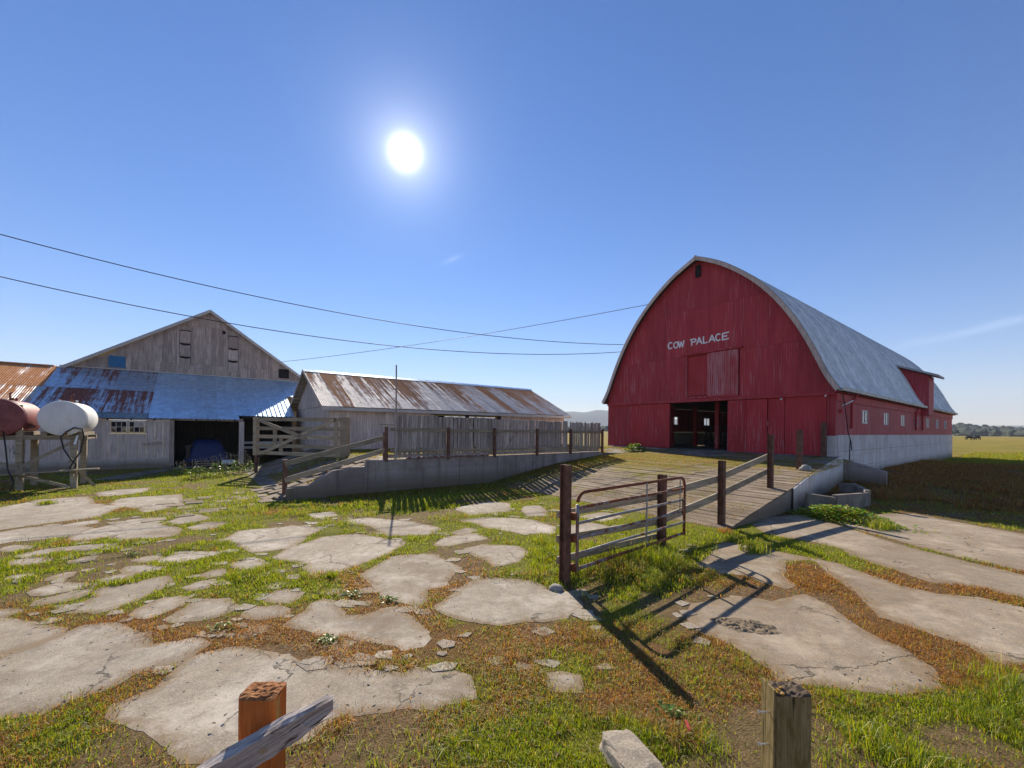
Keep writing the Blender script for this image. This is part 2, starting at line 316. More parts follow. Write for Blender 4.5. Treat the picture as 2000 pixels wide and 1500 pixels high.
def make_ground():
    k = MT('farmyard_and_field', .95, 0, .15)
    w = k.co((1,1,1), False, True)
    a = k.noise(w, 1.1, 7, .7); b = k.noise(w, 12, 6, .7); f = k.noise(w, 60, 4, .7)
    soil = k.ramp(b, [(.3, (.10,.062,.03)), (.55, (.20,.13,.065)), (.75, (.28,.20,.12))])
    moss = k.ramp(f, [(.3, (.085,.095,.010)), (.7, (.23,.215,.022))])
    at = k.t.nodes.new('ShaderNodeAttribute'); at.attribute_name = 'dry'
    mat_ = k.ramp(f, [(.3, (.09,.045,.018)), (.5, (.18,.095,.034)), (.72, (.29,.17,.065))])
    near = k.mix(k.ramp(k.math('ADD', at.outputs['Fac'], k.math('MULTIPLY', k.math('SUBTRACT', b, .5), .9)), [(.30, 0.0), (.55, 1.0)]), moss, mat_)
    ab = k.t.nodes.new('ShaderNodeAttribute'); ab.attribute_name = 'bare'; near = k.mix(k.ramp(k.math('ADD', ab.outputs['Fac'], k.math('MULTIPLY', k.math('SUBTRACT', b, .5), .8)), [(.25, 0.0), (.6, .9)]), near, soil)
    w2 = k.co((.12,.4,1), False, True); fa = k.noise(w2, 1.0, 7, .65); fb = k.noise(k.co((.02,.05,1), False, True), 1.0, 5, .6)
    fld = k.ramp(fa, [(.3, (.13,.09,.012)), (.5, (.25,.175,.022)), (.72, (.36,.26,.045))])
    fld = k.mix(k.ramp(fb, [(.4, 0.0), (.65, .6)]), fld, (.14,.15,.022))
    g = k.t.nodes.new('ShaderNodeNewGeometry'); sp = k.t.nodes.new('ShaderNodeSeparateXYZ'); k.t.links.new(g.outputs['Position'], sp.inputs[0])
    yy = k.math('ADD', sp.outputs[1], k.math('MULTIPLY', a, 6.0))
    mr = k.t.nodes.new('ShaderNodeMapRange'); mr.inputs[1].default_value = 27; mr.inputs[2].default_value = 32; k.t.links.new(yy, mr.inputs[0])
    k.bump(k.math('ADD', k.math('MULTIPLY', b, .5), f), .9, .04)
    return k.out(k.mix(mr.outputs[0], near, fld))
GROUND = make_ground()
def make_blade(name, transl=.5, rough=.55):
    m = bpy.data.materials.new(name); m.use_nodes = True; t = m.node_tree; t.nodes.clear()
    o = t.nodes.new('ShaderNodeOutputMaterial'); d = t.nodes.new('ShaderNodeBsdfDiffuse'); tr = t.nodes.new('ShaderNodeBsdfTranslucent')
    gl = t.nodes.new('ShaderNodeBsdfGlossy'); gl.inputs['Roughness'].default_value = rough; gl.inputs['Color'].default_value = (.6,.6,.55,1)
    at = t.nodes.new('ShaderNodeAttribute'); at.attribute_name = 'tone'
    t.links.new(at.outputs['Color'], d.inputs[0])
    sc = t.nodes.new('ShaderNodeVectorMath'); sc.operation = 'MULTIPLY'; sc.inputs[1].default_value = (1.7, 1.6, .9); t.links.new(at.outputs['Color'], sc.inputs[0]); t.links.new(sc.outputs[0], tr.inputs[0])
    m1 = t.nodes.new('ShaderNodeMixShader'); m1.inputs[0].default_value = transl; t.links.new(d.outputs[0], m1.inputs[1]); t.links.new(tr.outputs[0], m1.inputs[2])
    m2 = t.nodes.new('ShaderNodeMixShader'); m2.inputs[0].default_value = .06; t.links.new(m1.outputs[0], m2.inputs[1]); t.links.new(gl.outputs[0], m2.inputs[2])
    t.links.new(m2.outputs[0], o.inputs[0]); return m
BLADE = make_blade('grass_blades'); LEAF = make_blade('weed_leaves', .4, .4)

# ------------------------------------------------------------------ ground, hills, far wood
def rampz(u): return float(np.interp(u, [8.6, 8.96, 10, 12.5, 15.3, 20.4], [-.03, 0.0, .2, .6, .86, 1.13]))
def edgev(u): return float(np.interp(u, [8.6, 12.5, 20.3], [4.13, 4.13, 5.12]))
def yardz(u): return float(np.interp(u, [.4, 1.6, 2.1, 5.0, 15.4, 16.6, 20.4, 24], [-.05, .0, .10, 1.03, 1.06, .98, 1.12, .9]))
def bank(x, y):
    u, v = uv_of(x, y); b = 0.0
    if u > 14 and v < 5.6: b += .42*math.exp(-((v-3.4)/1.5)**2)*min(1, max(0, (u-22)/5))*(1 if u < 48 else max(0, 1-(u-48)/8)) + .28*math.exp(-((v-.2)/1.1)**2)*min(1, max(0, (u-16)/3))*max(0, min(1, (40-u)/6))
    return b
t_ = np.linspace(-1, 1, 361); ax = np.sinh(7.2*t_)/math.sinh(7.2)*5200
gv = []; 
for y in ax:
    for x in ax:
        z = bank(x, y) if 8 < x < 60 and 0 < y < 60 else 0.0
        d = math.hypot(x, y)
        z += mnoise.noise((x*.05, y*.05, 1))*min(.5, max(0, (d-60)/200))
        gv.append((x, y+6, z - .004))
n_ = len(ax); gf = [(j*n_+i, j*n_+i+1, (j+1)*n_+i+1, (j+1)*n_+i) for j in range(n_-1) for i in range(n_-1)]
me = bpy.data.meshes.new('ground'); me.from_pydata(gv, [], gf); me.shade_smooth()
ground = struct(link('ground', me, GROUND)); ground['label'] = 'farmyard soil running out into the yellow-green pasture'

HILLM = make_flat('far_forested_hills', (.05,.065,.05), .95, 0, .35, .02)
def ridge(name, dist, prof, depth, mat, seed):
    mb = MB(); n = 220; rows = 9
    for j in range(rows):
        fz = [0, .35, .62, .82, .95, 1, .9, .5, 0][j]
        for i in range(n):
            a = R_(-75 + 150*i/(n-1)); d = dist + depth*(j/(rows-1) - .5)
            h = float(np.interp(math.degrees(a), prof[0], prof[1]))*(1 + .22*mnoise.noise((i*.09, j*.2, seed)) + .12*mnoise.noise((i*.31, j*.5, seed+5)))
            mb.v.append((math.sin(a)*d, math.cos(a)*d, h*fz - 3))
    for j in range(rows-1):
        for i in range(n-1): mb.f.append((j*n+i, j*n+i+1, (j+1)*n+i+1, (j+1)*n+i))
    o = build(name, mb, mat, smooth=True); return struct(o)
ridge('hills', 3400, ([-75, -30, 0, 5, 9, 13, 20, 40, 75], [60, 110, 150, 145, 152, 150, 110, 60, 40]), 900, HILLM, 3)

FARLEAF = make_flat('far_tree_foliage', (.035,.045,.025), .9, 0, .5, .25)
def crown_mesh(mb, c, rx, rz, seed, sub=2):
    bm = bmesh.new(); bmesh.ops.create_icosphere(bm, subdivisions=sub, radius=1)
    idx = {}
    b = len(mb.v)
    for v in bm.verts:
        k = 1 + .45*mnoise.noise(v.co*2.1 + Vector((seed, 0, 0))); mb.v.append((c[0]+v.co.x*rx*k, c[1]+v.co.y*rx*k, c[2]+v.co.z*rz*k))
    for f in bm.faces: mb.f.append(tuple(b+v.index for v in f.verts))
    bm.free()
mb = MB()
for i in range(520):
    a = R_(random.uniform(38, 58)); d = random.uniform(560, 900); h = 3 + 8*(d-560)/340*(1+.3*math.sin(a*40))
    q_ = random.random()**2; crown_mesh(mb, (math.sin(a)*d, math.cos(a)*d, h*.5), 3+9*q_, (h*.55+2)*(.7+.7*random.random()), i*3.1, 2 if i % 3 == 0 else 1)
for i in range(160):
    a = R_(random.uniform(3, 20)); d = random.uniform(620, 800); crown_mesh(mb, (math.sin(a)*d, math.cos(a)*d, 3), random.uniform(4, 8), random.uniform(4, 7), i*2.3, 1)
fw = build('far_wood', mb, FARLEAF); fw['kind'] = 'stuff'; fw['label'] = 'low wooded ridge along the horizon beyond the pasture'; fw['category'] = 'wood'

# ------------------------------------------------------------------ broken concrete paving (outlines as seen on the flat yard)
SL = [
 [(-60,1003),(0,991),(75,976),(165,970),(185,984),(227,992),(197,1008),(150,1014),(60,1025),(-60,1044)],
 [(190,962),(240,956),(292,952),(272,962),(235,968),(192,969)],
 [(220,982),(250,972),(350,965),(352,980),(325,992),(292,999),(275,991),(232,988)],
 [(-60,1052),(0,1040),(50,1032),(120,1025),(185,1015),(188,1021),(150,1029),(172,1034),(145,1044),(100,1052),(30,1056),(-60,1070)],
 [(135,1052),(190,1031),(250,1016),(287,1012),(315,1025),(342,1036),(332,1047),(290,1052),(235,1052),(212,1047),(160,1056)],
 [(335,1020),(360,1007),(390,1005),(402,1013),(375,1020),(345,1023)],
 [(372,1030),(400,1020),(447,1019),(410,1032),(380,1035)],
 [(5,1072),(25,1065),(55,1067),(37,1075)], [(35,1084),(70,1076),(117,1069),(100,1080),(50,1087)],
 [(125,1070),(180,1064),(225,1064),(180,1072),(130,1075)], [(136,1096),(175,1085),(182,1089),(150,1099)],
 [(95,1129),(125,1120),(145,1117),(125,1129),(100,1132)], [(20,1125),(50,1121),(53,1127),(22,1130)],
 [(62,1157),(100,1142),(175,1141),(140,1150),(70,1162)], [(67,1175),(125,1160),(170,1149),(162,1162),(120,1174),(75,1180)],
 [(200,1132),(237,1121),(260,1122),(235,1135),(208,1137)], [(162,1192),(190,1150),(225,1147),(322,1125),(330,1140),(295,1155),(240,1177),(200,1193)],
 [(267,1192),(315,1172),(360,1167),(345,1180),(300,1202),(270,1203)], [(327,1210),(370,1180),(400,1171),(430,1172),(462,1184),(425,1200),(375,1211)],
 [(365,1150),(410,1132),(416,1136),(387,1151)], [(315,1097),(355,1075),(430,1077),(410,1086),(350,1098)],
 [(-60,1198),(25,1193),(15,1202),(-60,1216)], [(-60,1216),(0,1213),(60,1221),(110,1239),(60,1256),(-60,1295)],
 [(-60,1318),(0,1288),(110,1247),(150,1228),(210,1222),(272,1240),(292,1266),(370,1250),(402,1256),(350,1290),(270,1310),(200,1342),(100,1380),(-60,1412)],
 [(220,1385),(300,1345),(390,1285),(460,1265),(540,1290),(620,1310),(720,1308),(800,1318),(900,1325),(922,1350),(850,1372),(760,1380),(650,1398),(570,1450),(470,1480),(360,1465),(270,1422)],
 [(539,1085),(572,1067),(626,1050),(698,1044),(776,1055),(785,1061),(764,1079),(710,1097),(668,1115),(620,1121),(596,1103)],
 [(704,1127),(752,1100),(770,1085),(824,1082),(857,1088),(893,1115),(866,1139),(821,1154),(824,1172),(800,1182),(749,1160)],
 [(860,1187),(893,1154),(920,1136),(968,1133),(1028,1136),(1064,1154),(1105,1158),(1128,1182),(1100,1200),(1040,1211),(980,1214),(920,1208),(875,1196)],
 [(572,1221),(602,1193),(626,1173),(653,1175),(668,1205),(710,1208),(761,1187),(785,1205),(824,1235),(826,1256),(770,1264),(680,1240),(620,1229)],
 [(521,1166),(554,1151),(584,1157),(569,1173),(539,1176)], [(911,1073),(938,1067),(1010,1068),(1028,1079),(992,1097),(962,1107),(938,1088)],
 [(845,1064),(875,1049),(920,1043),(947,1052),(908,1059),(869,1066)], [(665,1017),(728,1011),(806,1022),(854,1031),(824,1046),(770,1046),(722,1029)],
 [(899,1016),(950,1011),(1040,1017),(1076,1028),(1073,1043),(1022,1040),(962,1031)], [(893,994),(950,980),(998,983),(992,999),(926,1006)],
 [(1022,989),(1049,988),(1067,1006),(1028,1008)], [(445,1050),(480,1035),(560,1028),(620,1033),(595,1050),(545,1072),(510,1075),(470,1062)],
 [(1466,1024),(1497,1010),(1560,1004),(1625,1022),(1700,1046),(1781,1070),(1900,1100),(2060,1136),(2060,1181),(2000,1170),(1890,1145),(1817,1137),(1726,1108),(1657,1086),(1642,1072),(1580,1057),(1511,1046),(1490,1040)],
 [(1634,1022),(1660,1012),(1690,1003),(1780,1003),(2060,1055),(2060,1131),(1900,1095),(1784,1066),(1700,1042)],
 [(1358,1108),(1390,1068),(1420,1057),(1504,1073),(1580,1088),(1635,1099),(1650,1106),(1744,1139),(1825,1157),(1909,1165),(2060,1199),(2060,1305),(1965,1300),(1934,1290),(1890,1262),(1839,1246),(1719,1206),(1682,1167),(1622,1128),(1584,1094),(1533,1098),(1532,1122),(1556,1146),(1535,1150),(1490,1138),(1450,1122),(1400,1120)],
 [(1339,1203),(1350,1180),(1425,1163),(1500,1172),(1548,1162),(1573,1160),(1635,1191),(1701,1235),(1781,1275),(1835,1312),(1838,1340),(1740,1356),(1640,1346),(1520,1332),(1490,1300),(1430,1262),(1380,1240),(1345,1222)],
 [(455,1100),(500,1092),(520,1100),(490,1112),(462,1110)], [(880,1040),(905,1032),(930,1036),(905,1044)],
 [(240,1110),(290,1104),(318,1110),(280,1117),(246,1118)], [(20,1095),(70,1090),(90,1096),(50,1102),(22,1104)], [(1100,1030),(1150,1022),(1190,1030),(1160,1044),(1108,1044)], [(1130,1010),(1180,1002),(1215,1010),(1180,1018)],
 [(480,1192),(530,1186),(560,1196),(530,1206),(488,1206)], [(600,1005),(650,1000),(660,1008),(615,1013)],
 [(1930,1330),(1990,1312),(2060,1320),(2060,1360),(1980,1350)],
 [(1075,1325),(1120,1318),(1128,1340),(1090,1348)], [(265,1092),(300,1085),(310,1092),(280,1099)], [(398,1122),(425,1112),(438,1118),(412,1127)],
]
MX0, MX1, MY0, MY1, MR = -26.0, 26.0, 1.9, 18.0, .03
mw, mh = int((MX1-MX0)/MR), int((MY1-MY0)/MR); slabmask = np.zeros((mh, mw), bool)
def inpoly(xs, ys, poly):
    r = np.zeros(xs.shape, bool); n = len(poly)
    for i in range(n):
        x1, y1 = poly[i]; x2, y2 = poly[(i+1) % n]
        c = ((y1 > ys) != (y2 > ys)); r ^= c & (xs < (x2-x1)*(ys-y1)/(y2-y1+1e-12)+x1)
    return r
paving = struct(link('concrete_paving', None, None)); paving['label'] = 'broken concrete slabs of the yard with grass in the joints'
for si, poly in enumerate(SL):
    P = [gxy(*p) for p in poly]; Q = []; sa = sum(P[i][0]*P[(i+1) % len(P)][1]-P[(i+1) % len(P)][0]*P[i][1] for i in range(len(P))); sgn = -1 if sa > 0 else 1
    for i in range(len(P)):
        a, b = Vector(P[i]), Vector(P[(i+1) % len(P)]); ln = (b-a).length; nn = Vector((-(b-a).y, (b-a).x)).normalized()*sgn
        nbk = max(1, int(ln/random.uniform(.3, .7))); brk = [0.0] + sorted(random.random() for _ in range(nbk-1)) + [1.0]; off = [(.065 if poly[0][0] < 1300 else -.005)+random.uniform(-.10, .10)*min(1, ln/.7)*(1 if poly[0][0] < 1300 else .45) for _ in brk]; nseg = max(2, min(60, int(ln/.06)))
        for k_ in range(nseg):
            t = k_/nseg; q = a.lerp(b, t); w = float(np.interp(t, brk, off)) + mnoise.noise((q.x*14, q.y*14, si))*.014 + mnoise.noise((q.x*38, q.y*38, si))*.022
            q = q + nn*w; Q.append((q.x, q.y))
    zt = .002 + random.uniform(0, .003); qa = np.array(Q); ctr = qa.mean(0); S0, S1 = qa, np.roll(qa, -1, 0)
    lo, hi = qa.min(0), qa.max(0); area = (hi[0]-lo[0])*(hi[1]-lo[1]); stp = max(.07, min(.2, math.sqrt(area/900)))
    gx, gy = np.meshgrid(np.arange(lo[0], hi[0], stp), np.arange(lo[1], hi[1], stp)); gx = (gx+rng.uniform(-.3, .3, gx.shape)*stp).ravel(); gy = (gy+rng.uniform(-.3, .3, gy.shape)*stp).ravel()
    def edist(x, y):
        d = np.full(x.shape, 9.0)
        for (ax_, ay_), (bx_, by_) in zip(S0, S1):
            vx, vy = bx_-ax_, by_-ay_; t = np.clip(((x-ax_)*vx+(y-ay_)*vy)/(vx*vx+vy*vy+1e-9), 0, 1); d = np.minimum(d, np.hypot(x-ax_-t*vx, y-ay_-t*vy))
        return d
    ins = inpoly(gx, gy, Q); gx, gy = gx[ins], gy[ins]; dd = edist(gx, gy); ok = dd > .025; gx, gy, dd = gx[ok], gy[ok], dd[ok]; nb = len(Q)
    pts2 = [Vector((x, y)) for x, y in Q] + [Vector((x, y)) for x, y in zip(gx, gy)]
    ov, oe, of, ol, *_ = delaunay_2d_cdt(pts2, [], [list(range(nb))], 1, 1e-6)
    vx = np.array([tuple(v) for v in ov]); de = edist(vx[:,0], vx[:,1]); zz = zt + np.array([.004*mnoise.noise((x*.9, y*.9, si)) + .002*mnoise.noise((x*4, y*4, si)) for x, y in vx])*np.clip(de/.12, 0, 1) - .004*np.exp(-de/.02)
    V3 = [(x-ctr[0], y-ctr[1], z) for (x, y), z in zip(vx, zz)]; F3 = [tuple(f) for f in of]; b0 = len(V3); zq = .0
    V3 += [(x-ctr[0], y-ctr[1], zt-.004) for x, y in Q] + [(x-ctr[0], y-ctr[1], -.08) for x, y in Q]; F3 += [(b0+k_, b0+(k_+1) % nb, b0+nb+(k_+1) % nb, b0+nb+k_) for k_ in range(nb)]
    me = bpy.data.meshes.new('slab'); me.from_pydata(V3, [], F3); me.update(); at = me.attributes.new('edge', 'FLOAT', 'POINT'); at.data.foreach_set('value', np.concatenate([np.exp(-de/.08), np.ones(2*nb)]).astype(np.float32))
    bm = bmesh.new(); bm.from_mesh(me); bmesh.ops.recalc_face_normals(bm, faces=bm.faces); bm.to_mesh(me); bm.free()
    if me.polygons[0].normal.z < 0: me.flip_normals()
    o = link('slab', me, SLAB if poly[0][0] < 1300 else SLAB_R, paving, loc=(ctr[0], ctr[1], 0))
    qa = np.array(Q); i0 = max(0, int((qa[:,0].min()-MX0)/MR)); i1 = min(mw, int((qa[:,0].max()-MX0)/MR)+1); j0 = max(0, int((qa[:,1].min()-MY0)/MR)); j1 = min(mh, int((qa[:,1].max()-MY0)/MR)+1)
    if i1 > i0 and j1 > j0:
        X, Y = np.meshgrid(MX0+(np.arange(i0, i1)+.5)*MR, MY0+(np.arange(j0, j1)+.5)*MR); slabmask[j0:j1, i0:i1] |= inpoly(X, Y, Q)

fr = 0
for _ in range(6000):
    y = 3.5*(13/3.5)**random.random(); x = random.uniform(-1.25, .5)*y; i = int((x-MX0)/MR); j = int((y-MY0)/MR); u_, v_ = uv_of(x, y)
    if not (3 < i < mw-12 and 3 < j < mh-12) or slabmask[j, i] or (u_ > 8.6 and v_ > 3.9) or v_ > 12.8: continue
    if not slabmask[max(0, j-9):j+10, max(0, i-9):i+10].any(): continue
    r_ = random.uniform(.04, .12)*(1+.03*y); n_v = random.randint(4, 6); a0 = random.random()*6.3
    pts = [(math.cos(a0+6.283*k_/n_v+random.uniform(-.35, .35))*r_*random.uniform(.6, 1.2)*1.3, math.sin(a0+6.283*k_/n_v+random.uniform(-.35, .35))*r_*random.uniform(.6, 1.2)) for k_ in range(n_v)]
    pts.sort(key=lambda p: math.atan2(p[1], p[0]))
    build('slab_fragment', MB().prism(pts, lambda p, d: (p[0], p[1], d), -.05, random.uniform(.002, .009)), SLAB if x < 2.2 else SLAB_R, paving, loc=(x, y, 0)); fr += 1
    if fr >= 170: break
# ------------------------------------------------------------------ ramp to the barn
ramp = root('barn_ramp', 'ribbed concrete ramp with mossy joints rising to the red barn door', 'ramp', 0, 0)
us = np.arange(8.6, 20.31, .45).tolist() + [20.33]
mb = MB()
for i, u in enumerate(us):
    z = rampz(u)-.045; mb.v += [(u, edgev(u)+.02, -.4), (u, 13.03, -.4), (u, 13.03, z), (u, edgev(u)+.02, z)]
for i in range(len(us)-1):
    a = i*4
    for k_ in range(4): mb.f.append((a+k_, a+(k_+1) % 4, a+4+(k_+1) % 4, a+4+k_))
mb.f += [(0,1,2,3), tuple(4*(len(us)-1)+k_ for k_ in (3,2,1,0))]
build('ramp_body', mb, WALLC, ramp)
u = 8.75
while u < 17.6:
    du = .215; e = edgev(u); cuts = [e, e+random.uniform(2.2, 3.4), e+random.uniform(5, 6.4), 13.02]
    for a, b in zip(cuts[:-1], cuts[1:]):
        j = random.uniform(-.007, .007); g = random.uniform(.012, .03); mb = MB(); z0, z1 = rampz(u+g/2)+j, rampz(u+du-g/2)+j+random.uniform(-.004,.004)
        c = ((u+du/2), (a+b)/2); U0, U1, V0, V1 = u+g/2-c[0], u+du-g/2-c[0], a+.004-c[1], b-.004-c[1]
        mb.hexa([(U0,V0,z0-.05),(U1,V0,z1-.05),(U1,V1,z1-.05),(U0,V1,z0-.05),(U0,V0,z0),(U1,V0,z1),(U1,V1,z1),(U0,V1,z0)])
        build('ramp_strip', mb, RAMPC, ramp, loc=(c[0], c[1], 0))
    u += du
mb = MB(); mb.hexa([(u,edgev(u),rampz(u)-.05),(20.33,edgev(20.33),rampz(20.33)-.05),(20.33,13.02,rampz(20.33)-.05),(u,13.02,rampz(u)-.05),(u,edgev(u),rampz(u)),(20.33,edgev(20.33),rampz(20.33)),(20.33,13.02,rampz(20.33)),(u,13.02,rampz(u))])
build('apron', mb, APRON, ramp)
mb = MB()   # white painted cheek wall by the barn corner
us2 = [12.6, 13.6, 15.4, 17, 19, 20.9]
for u in us2:
    z = rampz(min(u, 20.4))+(.0 if u < 20 else .04); e = edgev(u)-.02; mb.v += [(u, e-.03, -.3), (u, e+.0, -.3), (u, e+.0, z-.01), (u, e-.03, z-.02)]
for i in range(len(us2)-1):
    for k_ in range(4): mb.f.append((i*4+k_, i*4+(k_+1) % 4, i*4+4+(k_+1) % 4, i*4+4+k_))
mb.f += [(0,1,2,3), tuple(4*(len(us2)-1)+k_ for k_ in (3,2,1,0))]
build('cheek_wall', mb, FOUND, ramp, label='white painted cheek wall at the barn corner')

# raised yard between retaining wall and shed
yard = None; mb = MB(); us3 = [.4, 1.0, 1.6, 2.1, 3, 4, 5, 7, 10, 13, 15.4, 16, 16.6, 18, 20.3]
for u in us3:
    z = yardz(u); v1 = 24.0; mb.v += [(u, 13.2 if u < 15.6 else 13.035, -.4), (u, v1, -.4), (u, v1, z-.03), (u, 13.2 if u < 15.6 else 13.035, z-.03)]
for i in range(len(us3)-1):
    for k_ in range(4): mb.f.append((i*4+k_, i*4+(k_+1) % 4, i*4+4+(k_+1) % 4, i*4+4+k_))
mb.f += [(0,1,2,3), tuple(4*(len(us3)-1)+k_ for k_ in (3,2,1,0))]
yard = struct(build('raised_yard', mb, APRON)); yard.rotation_euler = (0, 0, TH); yard['label'] = 'mossy raised yard behind the retaining wall'
for i in range(14):                      # rough blocks paving the foot of the near ramp
    for j in range(5):
        bu = -.9 + i*.44 + (j % 2)*.17 + random.uniform(-.05, .05); bv = 13.42 + j*.60 + random.uniform(-.06, .06)
        if bu < 2: bv -= (2-bu)*.55
        if bu > 4.8 or random.random() < .08: continue
        w, d = random.uniform(.34, .42), random.uniform(.42, .54); z0 = max(yardz(bu), .0) - .012; z1 = max(yardz(bu+w), .0) - .012; mb = MB(); jj = [random.uniform(-.06, .06) for _ in range(8)]; dz = random.uniform(.005, .035); tl = random.uniform(-.02, .02)
        mb.hexa([(jj[0],jj[1],-.12+z0),(w+jj[2],jj[3],-.12+z1),(w+jj[4],d+jj[5],-.12+z1),(jj[6],d+jj[7],-.12+z0),(jj[0],jj[1],z0+dz),(w+jj[2],jj[3],z1+dz),(w+jj[4],d+jj[5],z1+dz+tl),(jj[6],d+jj[7],z0+dz+tl)])
        build('block', mb, RAMPC, yard, loc=(bu, bv, 0), bevel=.012)

# retaining wall
wall = root('retaining_wall', 'stained concrete retaining wall with stepped left end under the picket fence', 'wall', 1.99, 13.08)
prof = [(0,-.4),(13.55,-.4),(13.55,1.06),(2.26,1.055),(2.25,.86),(1.55,.845),(1.2,.80),(.55,.375),(.0,.34)]
prof = [(0,-.4),(13.55,-.4),(13.55,1.06),(2.26,1.055),(2.24,.86),(1.7,.845),(1.22,.79),(.56,.375),(.0,.345)]
build('wall_body', MB().prism(prof, lambda p, d: (p[0], d, p[1]), 0, .26), WALLC, wall, bevel=.015)
for u in (2.27, 5.6, 9.1): build('pour_joint', MB().box(u-.006, u+.006, -.004, .004, -.2, 1.03), DARKW, wall)

# ------------------------------------------------------------------ picket fence on the wall
fence = root('picket_fence', 'grey weathered picket fence standing on the concrete wall', 'fence', 5.0, 13.18, 1.05)
u = .16; i = 0
while u < 10.45:
    w = random.uniform(.10, .165) if u < 8.2 else random.uniform(.085, .11); top = 1.50 + random.uniform(-.035, .04) - .012*u; bot = .14 + random.uniform(-.03, .03)
    mb = MB(); a = random.uniform(-.012, .012); c = random.uniform(.0, .03)
    mb.prism([(0,bot),(w,bot+random.uniform(-.01,.01)),(w+a,top-c*random.random()),(w*.5+a,top),(a,top-c)], lambda p, d: (p[0], d, p[1]), 0, .022)
    build('picket', mb, PICKET, fence, loc=(u, random.uniform(-.004, .004), 0)); u += w + (random.uniform(.014, .042) if random.random() < .85 else random.uniform(.06, .09))
    if abs(u-8.3) < .1: u += .07
for z, h in ((1.0, .11), (.27, .10)):
    for a, b in ((.0, 2.1), (2.1, 6.3), (6.3, 10.5)): build('fence_rail', MB().beam((a+.004, -.03, z-a*.006), (b-.004, -.03, z-b*.006), .045, h), RAILW, fence)
build('kick_board', MB().beam((-.1,.045,.11), (10.4,.045,.09), .03, .12), PICKET, fence)
for px in (752, 873, 963, 1046, 1111, 1173):
    uu = onv(px, 870, 13.15)[0]-5.0; build('fence_post', MB().box(uu-.045, uu+.045, -.15, -.06, -.05, 1.08), STEELB, fence)
build('top_plank', MB().beam((-.35,-.1,1.16), (.1,-.1,1.14), .14, .035), RAILW, fence)
o = tag(build('thin_pole', MB().tube([(0,0,-.02), (.01,0,1.4), (.0,0,3.12)], [.032,.028,.024], 8), PICKET, loc=G(5.12, 12.99, 1.04), rot=(0,0,TH)), 'tall thin weathered pole at the left end of the picket fence', 'pole')
o = tag(build('loose_pipe', MB().tube([(0,0,0), (1.6,.02,.01), (3.3,-.01,0)], .03, 8), GALVP, loc=G(5.5, 13.0, 1.075), rot=(0,0,TH)), 'pale pipe lying along the top of the concrete wall', 'pipe')
o.location.z = 1.09; 

# near ramp hand rail (left)
hr = root('ramp_railing', 'two-rail sloping wooden railing with rusty post left of the picket fence', 'railing', 2.03, 13.75, 0)
build('post', MB().box(-.06, .06, -.06, .06, -.3, 1.12), STEELB, hr); build('post', MB().box(2.86, 2.98, -.35, -.23, .6, 1.95), STEELB, hr)
build('rail', MB().beam((-.02,-.10,1.0), (2.95,-.40,1.80), .04, .15), RAILW, hr); build('rail', MB().beam((-.02,-.10,.52), (2.9,-.40,1.36), .04, .15), RAILW, hr)
# weathered wooden stock gate
gu0, gv0 = 1.97, 21.3; gu1, gv1 = 4.75, 17.2; glen = math.hypot(gu1-gu0, gv1-gv0)
sg = root('stock_gate', 'weathered grey wooden stock gate with crossed braces before the open shed', 'gate', gu0, gv0, 0, rot=TH+math.atan2(gv1-gv0, gu1-gu0))
build('post', MB().box(-.1, .1, -.03, .12, .82, 2.52), GATEW, sg); build('pipe_leg', MB().tube([(0,.05,-.2),(0,.05,.82)], .07, 10), STEELB, sg); build('post', MB().box(glen-.34, glen-.02, -.02, .2, .6, 2.5), GATEW, sg); build('end_board', MB().box(glen-.62, glen-.40, -.06, -.02, .95, 2.48), GATEW, sg)
for z in (2.42, 2.02, 1.66, 1.28, .95): build('rail', MB().beam((.1,-.0,z), (glen-.3,.0,z+random.uniform(-.02,.02)), .035, .15), GATEW, sg)
for a, b in (((.2,-.045,2.4),(2.9,-.045,1.6)), ((.5,-.045,.95),(glen-.5,-.045,2.42))): build('brace', MB().beam(a, b, .03, .14), GATEW, sg)
for x, z0, z1 in ((1.0,1.3,2.1), (1.35,1.0,1.7)): build('upright', MB().box(x, x+.2, .02, .05, z0, z1), GATEW, sg)

# ------------------------------------------------------------------ ramp railing on the right + tubular gate
rr = root('ramp_fence', 'brown-posted two-rail wooden fence along the right edge of the ramp', 'fence', 0, 0)
PST = [(6.72, 4.27, .0, 1.30), (9.2, 4.38, .08, 1.45), (12.35, 4.58, .52, 2.02)]
P1 = guv(1102, 1140)
for pu, pv, z0, z1 in PST:
    mb = MB(); mb.box(pu-.052, pu+.052, pv-.065, pv-.05, z0-.3, z1); mb.box(pu-.052, pu+.052, pv+.05, pv+.065, z0-.3, z1); mb.box(pu-.012, pu+.012, pv-.05, pv+.05, z0-.3, z1); build('post', mb, STEELB, rr)
for (a, b, za, zb) in ((0,1,.90,1.04),(1,2,1.04,1.42)): build('rail', MB().beam((PST[a][0]-.05,PST[a][1]+.09,za),(PST[b][0]+.05,PST[b][1]+.09,zb), .04, .15), RAILW, rr)
for (a, b, za, zb) in ((0,1,.42,.66),(1,2,.66,1.02)): build('rail', MB().beam((PST[a][0]-.05,PST[a][1]+.09,za),(PST[b][0]+.05,PST[b][1]+.09,zb), .04, .15), RAILW, rr)
for za, zb in ((.90,.88),(.55,.42),(.25,.16)): build('board', MB().beam((P1[0]+.06,P1[1]+.22,za),(PST[0][0]-.02,PST[0][1]+.09,zb), .035, .10), RAILW, rr)
mb = MB(); pu, pv = P1; mb.box(pu-.052, pu+.052, pv-.06, pv-.045, -.3, 1.62); mb.box(pu-.052, pu+.052, pv+.045, pv+.06, -.3, 1.62); mb.box(pu-.012, pu+.012, pv-.045, pv+.045, -.3, 1.62)
